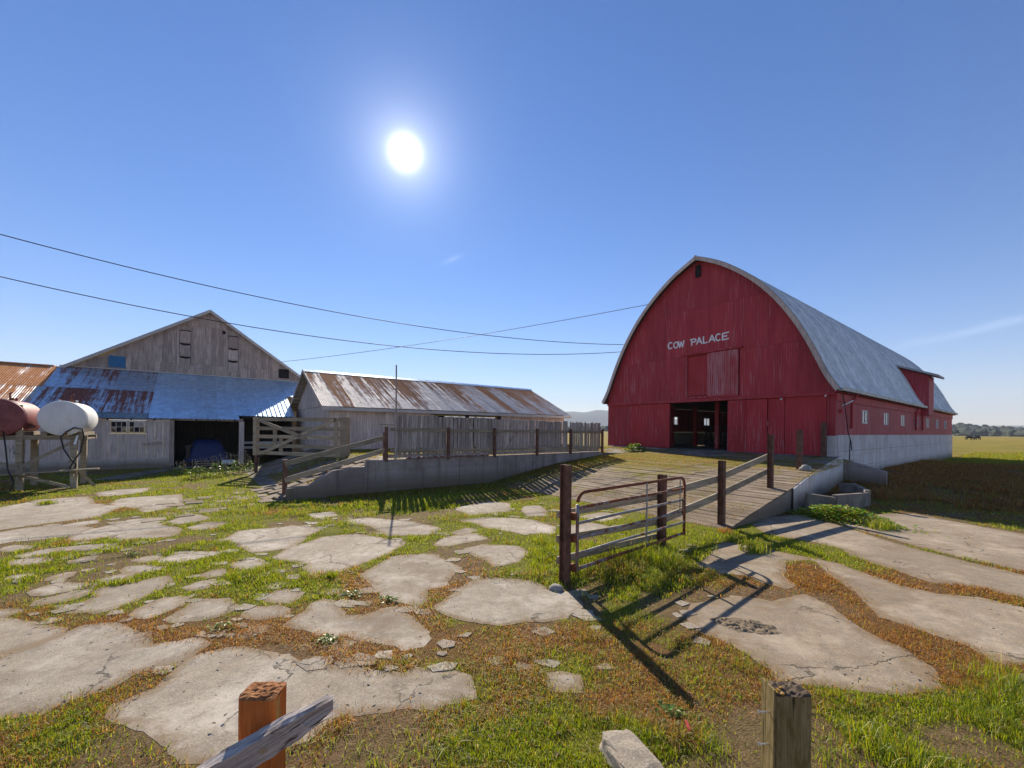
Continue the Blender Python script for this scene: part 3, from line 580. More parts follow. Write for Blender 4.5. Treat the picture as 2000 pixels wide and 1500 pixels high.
gp = root('gate_post', 'tall rusty brown steel beam post carrying the tubular gate', 'post', pu, pv, 0)
mb.v = [(x-pu, y-pv, z) for x, y, z in mb.v]; build('beam', mb, STEELB, gp)
for z in (.22, .92, .62): build('hinge_lug', MB().box(.06, .12, -.11, -.03, z-.05, z+.05), RUSTP, gp)
tg = root('tubular_gate', 'galvanised tubular farm gate with rusty top rail hung on brown post', 'gate', pu+.13, pv-.10, 0)
e_u, e_v = guv(1335, 1048, .13); e_u -= pu+.13; e_v -= pv-.10; GLn = 3.18; tg.rotation_euler.z = TH + math.atan2(e_v, e_u)
GLn = math.hypot(e_u, e_v); zb, zt = .20, 1.24; zs = -.0
def arc(cx, cz, r, a0, a1, n=6): return [(cx+r*math.cos(R_(a0+(a1-a0)*i/n)), 0, cz+r*math.sin(R_(a0+(a1-a0)*i/n))) for i in range(n+1)]
build('top_rail', MB().tube(arc(.16, zt-.16, .16, 170, 90) + arc(GLn-.16, zt-.16, .16, 90, 0), .024, 10), RUSTP, tg, smooth=True)
build('hinge_stile', MB().tube([(0,0,zb-.02),(0,0,zt-.16)], .024, 10), GALVP, tg, smooth=True); build('latch_stile', MB().tube([(GLn,0,zb-.04),(GLn,0,zt-.16)], .024, 10), RUSTP, tg, smooth=True)
for i in range(5):
    z = zb + (zt-zb)*i/5 ; build('bar', MB().tube([(0,0,z),(GLn*.33,0,z+.006),(GLn*.66,0,z-.004),(GLn,0,z)], .021 if i else .026, 10), GALVP, tg, smooth=True)
build('upright', MB().box(GLn*.56-.02, GLn*.56+.02, -.03, -.022, zb, zt), GALVP, tg); build('upright', MB().box(GLn-.24, GLn-.21, -.03, -.024, zb+.35, zt), GALVP, tg); build('latch', MB().box(GLn-.13, GLn-.10, -.035, -.02, zb+.36, zb+.66), GALVP, tg)
# free-standing posts on the ramp and by the barn
bp = root('ramp_post', 'brown steel post with a stone at its foot on the ramp', 'post', 15.66, 4.95, .9); build('beam', MB().box(-.08,.08,-.07,.07,-.1,1.27), STEELB, bp)
bp = root('barn_post', 'dark brown post standing against the right barn door', 'post', 20.12, 5.52, 1.1); build('beam', MB().box(-.08,.08,-.08,.08,-.1,1.4), STEELB, bp)

# ------------------------------------------------------------------ the red barn
BU, BV, FZ = 20.37, 5.21, 1.13; BL, BW = 32.8, 11.55; BC = 11.0 - BV
barn = root('red_barn', 'large red gothic-arched barn with galvanised roof and white wall lettering', 'barn', BU, BV, 0)
AV = [0, .6, 1.5, 2.6, 3.5, 4.3, 4.9, 5.3, 5.65, 6.0]; AZ = [11.0, 10.72, 10.2, 9.32, 8.36, 7.22, 6.12, 5.22, 4.42, 3.84]
def archz(dv): return float(np.interp(abs(dv), AV, AZ))
# smoothed profile (Catmull-Rom)
def cr(P, n=4):
    Q = []
    P = [np.array(p, float) for p in P]
    for i in range(len(P)-1):
        p0 = P[max(i-1, 0)]; p1 = P[i]; p2 = P[i+1]; p3 = P[min(i+2, len(P)-1)]
        for k_ in range(n):
            t = k_/n; Q.append(.5*((2*p1)+(-p0+p2)*t+(2*p0-5*p1+4*p2-p3)*t*t+(-p0+3*p1-3*p2+p3)*t**3))
    return Q + [P[-1]]
PROF = [(float(a), float(b)) for a, b in cr(list(zip(AV, AZ)))]
def archz(dv): return float(np.interp(abs(dv), [p[0] for p in PROF], [p[1] for p in PROF]))
TK = .06
def panel(v0, v1, z0, z1, mat=RED_F, name='siding_panel', out=0.0, parent=None, th=.045, arch=True, u=0.0):
    """front wall sheet between v0..v1, z0..z1 (local), trimmed by the arch"""
    g = .004; v0 += g; v1 -= g
    if arch:
        vsn = [v for v in np.linspace(v0, v1, 200) if archz(v-BC)-.10 > z0+.02]
        if not vsn: return None
        v0, v1 = min(vsn), max(vsn)
    pts = [(v0, z0+g), (v1, z0+g)]; n = 8
    tops = []
    for i in range(n+1):
        v = v1 + (v0-v1)*i/n; z = z1-g
        if arch: z = min(z, archz(v-BC)-.10)
        tops.append((v, z))
    if max(t[1] for t in tops) < z0+.05: return None
    tops = [(v, max(z, z0+g+.001)) for v, z in tops]
    return build(name, MB().prism(pts + tops, lambda p, d: (d, p[0], p[1]), u-out, u-out+th), mat, parent or barn)
DR0, DR1 = 9.43-BV, 12.5-BV      # door opening in v
HD0, HD1, HDM = 8.93-BV, 11.55-BV, 10.39-BV
cutsv = [.0, 1.3, 2.52, HD0-.0, HDM, HD1, 7.6, 8.82, 10.04, BW]; rows = [3.72, 6.0, 8.4, 11.1]
for zi in range(3):
    for a, b in zip(cutsv[:-1], cutsv[1:]):
        if zi == 0 and a >= HD0-.01 and b <= HD1+.01:
            panel(a, b, 3.72, 3.90); continue
        panel(a, b, rows[zi], rows[zi+1])
build('door_header', MB().box(-.09, .10, .0, BW, 3.60, 3.74), RED_T, barn); build('door_track', MB().box(-.13, -.095, .15, BW-.3, 3.62, 3.69), RED_T, barn)
# hay door: recessed leaf and sliding leaf
panel(HDM-.1, HD1, 3.92, 5.98, RED_D, 'hay_door_leaf', -.05); panel(HD0+.02, HDM+.05, 3.88, 6.02, RED_W, 'sliding_hay_door', .07)
build('hay_door_track', MB().box(-.12, -.02, 8.78-BV, 11.86-BV, 6.06, 6.15), RED_T, barn); build('hay_door_jamb', MB().box(-.03, .05, HD1+.0, HD1+.06, 3.9, 6.04), RED_W, barn); build('hay_door_sill', MB().box(-.08, -.002, HD0, HD1, 3.78, 3.88), RED_T, barn)
# ground-floor doors
panel(0.30, 1.78, FZ, 3.6, RED_D, 'sliding_door', .03, arch=False); panel(1.80, 2.46, FZ, 3.6, RED_D, 'sliding_door', .0, arch=False); panel(2.48, 3.35, FZ, 3.58, RED_D, 'sliding_door', .06, arch=False); panel(3.35, DR0-.0, FZ, 3.58, RED_D, 'sliding_door', .064, arch=False)
panel(DR1, 15.07-BV, FZ+.03, 3.58, RED_D, 'sliding_door', .06, arch=False); panel(15.07-BV, BW, FZ, 3.6, RED_F, 'siding_panel', .0, arch=False)
panel(0.0, .30, 1.96, 3.6, RED_F, 'siding_panel', 0, arch=False); build('front_footing', MB().box(-.03, .25, .0, .30, -.2, 1.955), FOUND, barn)
build('sill_beam', MB().box(-.02, .2, .30, BW, FZ-.35, FZ-.01), FOUND, barn)
# rungs nailed to the door
for i in range(6): build('ladder_rung', MB().box(-.125, -.088, 8.68-BV, 9.28-BV, 1.72+i*.345, 1.77+i*.345), RED_T, barn)
for v in (8.72, 9.22): build('ladder_rail', MB().box(-.087, -.066, v-.03-BV, v+.03-BV, 1.68, 3.5), RED_T, barn)
build('gable_vent', MB().box(-.06, -.002, 10.86-BV, 11.13-BV, 10.02, 10.62), BLACKH, barn); 
for v, z in ((7.1, 3.55), (5.5, 3.60)): build('barn_lamp', MB().tube([(-.14, v-BV, z),(-.2, v-BV, z-.03)], .035, 10), WHITEP, barn)
# lettering COW PALACE, painted strokes (each letter its own part)
def stroke(mb, pts, w=.066):
    for a, b in zip(pts[:-1], pts[1:]):
        d = Vector((b[0]-a[0], b[1]-a[1])); d.normalize(); nx, nz = -d.y*w/2, d.x*w/2; ex, ez = d.x*w*.25, d.y*w*.25
        q = [(a[0]-ex+nx, a[1]-ez+nz), (a[0]-ex-nx, a[1]-ez-nz), (b[0]+ex-nx, b[1]+ez-nz), (b[0]+ex+nx, b[1]+ez+nz)]
        mb.prism(q, lambda p, dd: (dd, -p[0], p[1]), -.012 - .0006*len(mb.f)/6*.2, .0)
def ell(cx, cz, rx, rz, a0, a1, n=14): return [(cx+rx*math.cos(R_(a0+(a1-a0)*i/n)), cz+rz*math.sin(R_(a0+(a1-a0)*i/n))) for i in range(n+1)]
LT = {'C': [ell(.16,.17,.15,.165,50,310)], 'O': [ell(.16,.165,.15,.155,0,360,18)], 'W': [[(0,.33),(.09,0),(.18,.28),(.27,0),(.36,.33)]],
      'P': [[(.05,0),(.05,.30)], [(-.03,.31),(.24,.31),(.29,.25),(.24,.17),(.06,.16)]], 'A': [[(0,0),(.15,.33),(.30,0)], [(.06,.11),(.24,.11)]], 'L': [[(.03,.33),(.03,0),(.22,.01)]],
      'E': [[(.32,.33),(.03,.31),(.03,0),(.32,.02)], [(.03,.16),(.24,.17)]]}
for ch, px, py, wx in (('C',1304,682,.90),('O',1315,680.6,.80),('W',1324.2,679,.86),('P',1348.5,675,.95),('A',1359.6,672.6,.92),('L',1372,670.4,1.0),('A',1384,668.4,.96),('C',1397,666.2,.82),('E',1409,664.2,1.0)):
    v, z = onu(px, py, BU); mb = MB()
    for st in LT[ch]: stroke(mb, [(x*wx, zz) for x, zz in st])
    build('letter', mb, WHITEP, barn, loc=(-.002, v-BV, z), label='white painted letter '+ch)
# rake trim along the arch, roof deck and sheets
def arcp(side, off, p): return (BC + side*(p[0]+off*.6), p[1]+off)
for side in (-1, 1):
    mb = MB(); n = len(PROF)
    for i, p in enumerate(PROF):
        q = PROF[min(i+1, n-1)]; r = PROF[max(i-1, 0)]; tx, tz = q[0]-r[0], q[1]-r[1]; ll = math.hypot(tx, tz); nx, nz = -tz/ll, tx/ll   # outward
        if nz < 0: nx, nz = -nx, -nz
        for uu, o_ in ((-.34, -.16), (-.34, .02), (-.30, .02), (-.30, -.16)): mb.v.append((uu, BC+side*(p[0]+nx*o_), p[1]+nz*o_))
    for i in range(n-1):
        for k_ in range(4): mb.f.append((i*4+k_, i*4+(k_+1) % 4, i*4+4+(k_+1) % 4, i*4+4+k_))
    mb.f += [(0,1,2,3), tuple(4*(n-1)+k_ for k_ in (3,2,1,0))]; build('rake_trim', mb, WHITEW, barn)
    mb = MB()
    for uu in (-.29, BL+.3):
        for p in PROF: mb.v.append((uu, BC+side*p[0], p[1]-.05))
    for i in range(n-1): mb.f.append((i, i+1, n+i+1, n+i))
    mb.f = [f for f in mb.f]; b = len(mb.v); mb.v += [(x, y, z-.06) for x, y, z in mb.v]; mb.f += [tuple(b+i for i in reversed(f)) for f in mb.f]
    build('roof_deck', mb, DARKW, barn)
SW = .915; nsh = int((BL+.62)/SW)+1
def roof_sheet_mesh(side):
    mb = MB(); cs = [(0,.03),(.03,.03),(.05,0),(.28,0),(.30,.016),(.32,0),(.58,0),(.60,.016),(.62,0),(.88,0),(.90,.028),(SW+.02,.028)]; n = len(PROF); m = len(cs)
    for i, p in enumerate(PROF):
        q = PROF[min(i+1, n-1)]; r = PROF[max(i-1, 0)]; tx, tz = q[0]-r[0], q[1]-r[1]; ll = math.hypot(tx, tz); nx, nz = abs(tz/ll), abs(tx/ll)
        for c, h in cs: mb.v.append((c, side*(p[0]+nx*(h+.005)), p[1]+nz*(h+.005)))
    for i in range(n-1):
        for j in range(m-1): mb.f.append((i*m+j, i*m+j+1, (i+1)*m+j+1, (i+1)*m+j))
    return mb.mesh('roof_sheet')
for side in (-1, 1):
    rm = roof_sheet_mesh(side)
    for i in range(nsh): link('roof_sheet', rm, GALV, barn, loc=(-.31+i*SW, BC, (i % 2)*.006 + random.uniform(0, .006)))
build('ridge_cap', MB().prism([(-.25,10.86),(0,11.06),(.25,10.86),(0,11.09)], lambda p, d: (d, BC+p[0], p[1]), -.33, BL+.35), GALV, barn)
build('ridge_ventilator', MB().prism([(-.25,10.9),(.25,10.9),(.25,11.45),(0,11.6),(-.25,11.45)], lambda p, d: (d, BC+p[0], p[1]), 16.5, 16.95), GALV, barn)
# side walls
wu = [24.65-BU+4.08*i for i in range(7)]; wz0, wz1 = 2.52, 3.14; ww = .48
def side_wall(y0, y1, sign, openers, name_mat, glazed):
    xs = [0.0]
    for w in openers: xs += [w-ww, w+ww]
    xs += [BL]
    for i in range(0, len(xs), 2):
        a, b = xs[i], xs[i+1]; k_ = max(1, round((b-a)/1.22))
        for j in range(k_): build('siding_panel', MB().box(a+(b-a)*j/k_+.003, a+(b-a)*(j+1)/k_-.003, y0, y1, 2.0, 3.70), name_mat, barn)
    for w in openers:
        build('siding_panel', MB().box(w-ww+.003, w+ww-.003, y0, y1, 2.0, wz0-.003), name_mat, barn); build('siding_panel', MB().box(w-ww+.003, w+ww-.003, y0, y1, wz1+.003, 3.70), name_mat, barn)
        ym = (y0+y1)/2; o0 = y0-.03 if sign < 0 else y1-.02; wf = MB()
        wf.box(w-ww, w-ww+.06, o0, o0+.05, wz0, wz1); wf.box(w+ww-.06, w+ww, o0, o0+.05, wz0, wz1); wf.box(w-ww+.06, w+ww-.06, o0, o0+.05, wz0, wz0+.05); wf.box(w-ww+.06, w+ww-.06, o0, o0+.05, wz1-.05, wz1); wf.box(w-.025, w+.025, o0, o0+.05, wz0+.05, wz1-.05)
        f = build('window', wf, FRAMEW, barn)
        if glazed:
            for a, b in ((w-ww+.06, w-.025), (w+.025, w+ww-.06)): build('pane', MB().box(a, b, o0+.02, o0+.028, wz0+.05, wz1-.05), GLASS, f)
side_wall(.0, .06, -1, wu, RED_S, True)
lw = [27.85-BU, 32.55-BU, 38-BU, 44-BU]; side_wall(BW-.06, BW, 1, lw, RED_S, False)
build('eave_board', MB().box(0, BL, -.045, -.002, 3.38, 3.70), RED_T, barn)
build('foundation', MB().box(.26, BL, -.04, .24, -.4, 1.995), FOUND, barn); build('foundation', MB().box(.26, BL, BW-.24, BW+.04, -.4, 1.995), FOUND, barn)
for z in (.62, 1.32): build('form_line', MB().box(.3, BL, -.046, -.036, z-.008, z+.008), WALLC, barn)
build('rear_wall', MB().prism([(0,-.4),(BW,-.4)] + [(BC+s*p[0]*.955, p[1]-.14) for s in (1,) for p in reversed(PROF)] + [(BC-p[0]*.955, p[1]-.14) for p in PROF[1:]], lambda p, d: (d, p[0], p[1]), BL-.08, BL), RED_F, barn)
build('barn_floor', MB().box(.21, BL-.09, .25, BW-.25, FZ-.3, FZ-.005), APRON, barn)
build('loft_floor', MB().box(.12, BL-.1, .07, BW-.07, 3.72, 3.86), DARKW, barn)
build('soffit', MB().box(-.28, BL+.28, -.17, .0, 3.715, 3.75), RED_T, barn)
# gutters
for a, b in ((-.3, 18.2), (20.2, BL+.35)):
    build('gutter', MB().prism([(-.76,3.78),(-.60,3.78),(-.60,3.92),(-.63,3.92),(-.63,3.81),(-.73,3.81),(-.73,3.92),(-.76,3.92)], lambda p, d: (d, p[0]+.43, p[1]-.02), a, b), GUTTER, barn)
for uu, bend in ((1.85, .6), (15.9, -.5), (18.15, .5)):
    build('downspout', MB().tube([(uu+.35 if bend > 0 else uu+.4, -.2, 3.76), (uu+.3, -.16, 3.66), (uu, -.09, 3.34), (uu, -.09, 2.28)], .055, 8), RED_T, barn)
# dormer
du0, du1 = 38.45-BU, 40.35-BU
dm = build('dormer', MB().prism([(-.32,3.30),(.0,3.30),(1.35,4.6),(2.35,7.2),(2.35,6.95),(-.32,5.98)][:0] or [(-.38,3.3),(.02,3.3),(1.0,4.2),(1.75,6.9),(-.38,5.95)], lambda p, d: (d, p[0], p[1]), du0, du1), RED_S, barn)
build('dormer_roof', MB().prism([(-.85,5.80),(1.95,7.02),(1.95,7.14),(-.85,5.94)], lambda p, d: (d, p[0], p[1]), du0-.35, du1+.3), TRIMW, dm)
# cable and hose at the corner
build('service_cable', MB().tube([(.55,-.09,3.66), (.75,-.12,3.2), (1.0,-.12,2.6), (1.3,-.1,2.1), (1.65,-.12,1.7), (1.75,-.12,1.35)], .018, 6), BLACKR, barn)
build('hose', MB().tube([(1.45,-.14,1.78), (1.15,-.2,1.55), (.9,-.25,1.0), (.85,-.3,.5)], .02, 6), BLACKR, barn); build('meter_box', MB().box(.45,.62,-.10,-.002,2.9,3.06), RED_T, barn)
build('lamp_arm', MB().tube([(.75,-.02,3.2), (1.1,-.3,3.42)], .03, 8), WHITEP, barn)
# interior: posts, stall partition
for uu, vv in ((2.6, 6.0), (5.4, 6.0), (2.6, 3.6), (8.6, 6.0), (8.6, 3.6), (5.4, 3.6), (5.4, 8.8), (2.6, 8.8)): build('barn_column', MB().box(uu-.1, uu+.1, vv-.1, vv+.1, FZ-.01, 3.71), RED_T, barn)
for i in range(15): build('stall_slat', MB().box(5.6, 5.64, 3.9+i*.3, 4.05+i*.3, FZ, 2.45), DARKW, barn)
build('stall_rail', MB().box(5.65, 5.7, 3.8, 8.4, 2.3, 2.45), DARKW, barn); build('stall_rail', MB().box(5.65, 5.7, 3.8, 8.4, 1.3, 1.45), DARKW, barn)

# wing wall and trough
ww_ = root('wing_wall', 'dark sloping concrete wing wall jutting from the barn side', 'wall', 20.95, 3.75, 0)
build('wall_body', MB().prism([(0,-.3),(1.40,-.3),(1.40,1.04),(0,.60)], lambda p, d: (d, p[0], p[1]), 0, .2), WALLC, ww_, bevel=.01)
ww_.location = G(20.95, 3.76, 0); build('stake', MB().tube([(.6,1.2,-.1),(.6,1.2,1.2)], .015, 6), BLACKR, ww_) if False else None
tr = root('trough', 'low open concrete trough with angled corner beside the ramp', 'trough', 0, 0)
TP = [guv(1537, 988), guv(1607, 995), guv(1645, 979), (17.6, 4.3), (14.9, 4.55)]
TP = [(13.1, 4.02), (13.35, 3.42), (15.2, 3.12), (17.0, 3.75), (17.0, 4.2)]
for i, (a, b) in enumerate(zip(TP[:-1], TP[1:])): build('trough_wall', MB().beam((a[0],a[1],.14), (b[0],b[1],.08), .14 - i*.004, .62 + i*.006), TROUGH, tr, bevel=.02)
build('trough_floor', MB().prism(TP, lambda p, d: (p[0], p[1], d), -.1, .12), DARKW, tr)

# ------------------------------------------------------------------ long shed
SU0, SV0, SLn, SDp, SE, SR = 4.95, 20.86, 15.6, 8.4, 3.26, 5.24
shed = root('open_shed', 'long pale board shed with rust-streaked corrugated roof behind the picket fence', 'shed', SU0, SV0, 0)
def corr_mesh(name, w, ln, pitch, amp, seg=6, over=.03):
    mb = MB(); nw = int(round(w/pitch)); n = nw*seg+1
    for y in (-.0, ln):
        for i in range(n+1): x = i*w/n + (over if i == n else 0); mb.v.append((x, y, amp*math.sin(2*math.pi*nw*i/n)))
    for i in range(n): mb.f.append((i, i+1, n+2+i, n+1+i))
    return mb.mesh(name, True)
sh_sl = math.atan2(SR-SE, SDp/2); sln = math.hypot(SR-SE, SDp/2)
cm = corr_mesh('roof_sheet', .78, sln+.38, .078, .011)
for i in range(21): link('roof_sheet', cm, RUST3, shed, loc=(-.42+i*.78, -.34, SE-.17+.03*(i % 2)*.3), rot=(sh_sl, 0, 0))
for i in range(21): link('roof_sheet', cm, RUST3, shed, loc=(-.42+(i+1)*.78, SDp+.34, SE-.17+.03*(i % 2)*.3), rot=(sh_sl, 0, math.pi))
build('ridge_cap', MB().prism([(-.22,SR-.08),(0,SR+.03),(.22,SR-.08),(0,SR+.06)], lambda p, d: (d, SDp/2+p[0], p[1]), -.45, SLn+.42), SKYTINTM, shed)
for i in range(9): build('purlin', MB().beam((-.40, .1+i*.46, SE-.12+.1*math.tan(sh_sl)+i*.46*math.tan(sh_sl)), (SLn+.3, .1+i*.46, SE-.12+.1*math.tan(sh_sl)+i*.46*math.tan(sh_sl)), .07, .07), RAILW, shed)
for i in range(9): build('purlin', MB().beam((-.40, SDp-.1-i*.46, SE-.12+.1*math.tan(sh_sl)+i*.46*math.tan(sh_sl)), (SLn+.3, SDp-.1-i*.46, SE-.12+.1*math.tan(sh_sl)+i*.46*math.tan(sh_sl)), .07, .07), RAILW, shed)
build('fascia', MB().box(-.4, SLn+.35, -.37, -.33, SE-.36, SE-.20), TRIMW, shed)
for s, vv in ((1, -.36), (-1, SDp+.36)): build('rake_board', MB().beam((-.43, vv, SE-.22), (-.43, SDp/2, SR-.03), .03, .15), WHITEW, shed)
def boards(parent, mat, a, b, zfun0, zfun1, place, w=.25, th=.022, name='board'):
    x = a
    while x < b-.02:
        ww2 = min(w*random.uniform(.8, 1.15), b-x); j = random.uniform(-.006, .006); z0 = zfun0(x)+random.uniform(-.02, .01)
        mb = MB(); t0, t1 = zfun1(x+.003), zfun1(x+ww2-.003); mm = .5*(x+x+ww2); tm = zfun1(mm)
        mb.prism([(x+.003, z0), (x+ww2-.003, z0), (x+ww2-.003, t1), (mm, tm), (x+.003, t0)], place, j, j+th); build(name, mb, mat, parent); x += ww2
front = lambda p, d: (p[0], d, p[1])
boards(shed, WHITEW, 0, 5.3, lambda x: .7, lambda x: SE-.21, front); boards(shed, WHITEW, 10.1, SLn, lambda x: .7, lambda x: SE-.21, front)
boards(shed, WHITEW, 0, SDp, lambda y: .7, lambda y: SE-.12, lambda p, d: (d-.0, p[0], p[1])); boards(shed, WHITEW, 0, SDp, lambda y: SE-.10, lambda y: SE-.12+(SDp/2-abs(y-SDp/2))*math.tan(sh_sl), lambda p, d: (d-.02, p[0], p[1]))
build('end_wall', MB().prism([(0,.6),(SDp,.6),(SDp,SE-.12),(SDp/2,SR-.12),(0,SE-.12)], lambda p, d: (d, p[0], p[1]), SLn-.06, SLn), WHITEW, shed)
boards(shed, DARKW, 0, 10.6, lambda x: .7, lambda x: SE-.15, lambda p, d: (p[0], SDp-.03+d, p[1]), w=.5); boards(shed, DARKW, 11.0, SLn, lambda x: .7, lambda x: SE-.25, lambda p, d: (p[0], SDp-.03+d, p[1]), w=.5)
for x in (5.3, 7.7, 10.05): build('shed_post', MB().box(x-.08, x+.08, .03, .19, .6, SE-.1), DARKW, shed)
build('header', MB().box(5.2, 10.2, .03, .19, SE-.36, SE-.19), DARKW, shed)

# ------------------------------------------------------------------ old gabled barn with lean-to
LV, GVv = 26.7, 32.7; old = root('old_barn', 'weathered grey board barn with wide gable and patchwork lean-to roof', 'barn', 0, LV, 0)
GD = GVv-LV; LZ, TZ = 2.52, 5.28; lsl = math.atan2(TZ-LZ, GD); lln = math.hypot(TZ-LZ, GD)
ga, gb, gap_u, gap_z = -6.05, 6.2, .5, 9.5; ez = 5.15
gtop = lambda x: (ez + (gap_z-ez)*(x-ga)/(gap_u-ga) if x < gap_u else gap_z + (5.35-gap_z)*(x-gap_u)/(gb-gap_u)) - .12
wallp = lambda p, d: (p[0], GD+d, p[1])
boards(old, GREY_WOOD, ga+.1, gb-.1, lambda x: 4.9, lambda x: min(gtop(x), 5.98-.0*x), lambda p, d: wallp(p, d-.022), w=.27)
boards(old, GREY_WOOD, -3.9, 4.9, lambda x: 6.0, lambda x: max(6.01, min(gtop(x), 8.35 if abs(x-.5) > .9 else 8.7)), wallp, w=.24)
boards(old, GREY_WOOD, -1.2, 2.2, lambda x: 8.4, lambda x: gtop(x), lambda p, d: wallp(p, d-.024), w=.22)
build('backing', MB().prism([(ga+.1,2.6),(gb-.1,2.6),(gb-.1,gtop(gb-.1)-.05),(gap_u,gap_z-.2),(ga+.1,gtop(ga+.1)-.05)], wallp, .03, .12), GREY_WOOD, old)
for x0 in (-1.0, 1.48):                                             # stacked shutter vents
    build('vent_frame', MB().box(x0-.14, x0-.04, GD-.05, GD-.026, 5.9, 8.25), GREY_WOOD, old); build('vent_frame', MB().box(x0+.56, x0+.66, GD-.05, GD-.026, 5.9, 8.25), GREY_WOOD, old)
    for j in range(3):
        zt = 8.02-j*.82; sg_ = [(x0+.52*i/6, zt-.05-.06*math.sin(math.pi*i/6)*(1 if j else -.4)) for i in range(7)]
        build('vent_shutter', MB().prism([(x0, zt-.74), (x0+.52, zt-.74)] + list(reversed(sg_)), wallp, -.045, -.026), GREY_WOOD, old)
        build('vent_gap', MB().box(x0, x0+.52, GD-.032, GD-.024, zt-.10, zt+.03), BLACKH, old)
build('blue_hatch', MB().box(-4.15, -3.45, GD-.05, GD-.024, 5.42, 6.08), BLUEP, old); build('hatch_opening', MB().box(4.38, 5.02, GD-.05, GD-.024, 5.50, 6.14), BLACKH, old); build('owl_hole', MB().box(1.15, 1.31, GD-.04, GD-.001, 8.10, 8.30), BLACKH, old)
# main roof of the gable
for (x0, z0, x1, z1, nm) in ((ga-.25, ez-.10, gap_u, gap_z, 0), (gb+.25, 5.35-.14, gap_u, gap_z, 1)):
    build('roof_slope', MB().prism([(x0,z0-.06),(x1,z1-.06),(x1,z1),(x0,z0)], lambda p, d: (p[0], d, p[1]), GD-.30, GD+16), GALV, old)
    build('rake_board', MB().beam((x0, GD-.32, z0-.09), (x1, GD-.32, z1-.09), .03, .16), TRIMW, old)
build('side_wall', MB().box(gb-.2, gb-.1, GD+.13, GD+15.5, 0, 5.1), GREY_WOOD, old); build('side_wall', MB().box(ga+.1, ga+.2, GD+.13, GD+15.5, 0, 5.0), GREY_WOOD, old)
# lean-to roof: rusted corrugated on the left, ribbed steel on the right
cs2 = corr_mesh('roof_sheet', .82, lln*.47, .082, .011); cs3 = corr_mesh('roof_sheet', .82, lln*.47, .082, .011); csb = corr_mesh('roof_sheet', .82, .75, .082, .011); csb.materials.append(GREENM)
cs2.materials.append(RUST1); cs3.materials.append(RUST2)
for i in range(13):
    u0 = -1.98 - .82*(i+1); rot = (lsl, 0, 0)
    m_ = cs2 if u0 > -6.2 else cs3
    for k_, (s0, dz) in enumerate(((.62, .012), (.62+lln*.45, .024))): link('roof_sheet', m_, None, old, loc=(u0, -.25+s0*math.cos(lsl), LZ-.10+s0*math.sin(lsl)+dz+(i % 2)*.004), rot=rot)
    link('roof_sheet', csb, None, old, loc=(u0, -.25, LZ-.10), rot=rot)
def rib_mesh(w, ln):
    mb = MB(); prof = []
    for k_ in range(4): x = k_*w/4; prof += [(x, 0), (x+.02, .032), (x+.05, .032), (x+.07, 0), (x+.14, 0), (x+.15, .006), (x+.165, .006), (x+.175, 0)]
    prof.append((w+.02, 0)); n = len(prof)
    for y in (0, ln):
        for x, z in prof: mb.v.append((x, y, z))
    for i in range(n-1): mb.f.append((i, i+1, n+i+1, n+i))
    return mb.mesh('roof_panel')
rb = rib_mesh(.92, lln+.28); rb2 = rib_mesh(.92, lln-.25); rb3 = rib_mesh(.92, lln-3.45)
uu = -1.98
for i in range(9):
    if i < 4: link('roof_panel', rb, SKYTINTM, old, loc=(uu, -.25, LZ-.08+(i % 2)*.005), rot=(lsl, 0, 0)); 
    elif i < 7: link('roof_panel', rb2, SKYTINTM, old, loc=(uu, .25, LZ-.08+.5*math.tan(lsl)+(i % 2)*.005), rot=(lsl, 0, 0))
    else: link('roof_panel', rb3, SKYTINTM, old, loc=(uu, 3.2, LZ-.08+3.45*math.tan(lsl)+(i % 2)*.005), rot=(lsl, 0, 0))
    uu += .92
build('roof_flashing', MB().beam((ga, GD-.06, TZ+.03), (gb, GD-.06, TZ+.05), .16, .05), TRIMW, old)
build('left_ridge', MB().beam((-13, GD-.1, TZ-.02), (ga-.2, GD-.1, TZ-.02), .3, .06), RUST2, old); build('upper_wall', MB().box(-13, ga+.05, GD-.05, GD+.05, 0, TZ-.06), GREY_WOOD, old)
# rafters under the eave and the lean-to walls
build('eave_plate', MB().box(-12.6, 1.9, -.02, .12, LZ-.16, LZ-.02), GREY_WOOD, old)
for i in range(17): x = -11.6+i*.82; build('rafter', MB().beam((x, -.2, LZ-.15), (x, GD-.1, TZ-.16), .05, .09), DARKW, old)
def under(x): return LZ-.17
for a, b in ((-12.4, -3.36), (-2.06, -1.18)): boards(old, WHITEW, a, b, lambda x: .48, under, front, w=.36)
boards(old, WHITEW, -3.36, -2.06, lambda x: .48, lambda x: 1.68, front, w=.34)
build('footing', MB().box(-12.4, -1.1, -.02, .2, -.2, .475), FOUND, old)
wf = MB(); x0, x1, z0, z1 = -3.36, -2.06, 1.70, 2.32
wf.box(x0, x1, -.04, .02, z0, z0+.05); wf.box(x0, x1, -.04, .02, z1-.05, z1); wf.box(x0, x0+.06, -.04, .02, z0+.05, z1-.05); wf.box(x1-.06, x1, -.04, .02, z0+.05, z1-.05); wf.box(-2.75, -2.67, -.04, .02, z0+.05, z1-.05)
win = build('window', wf, WHITEW, old)
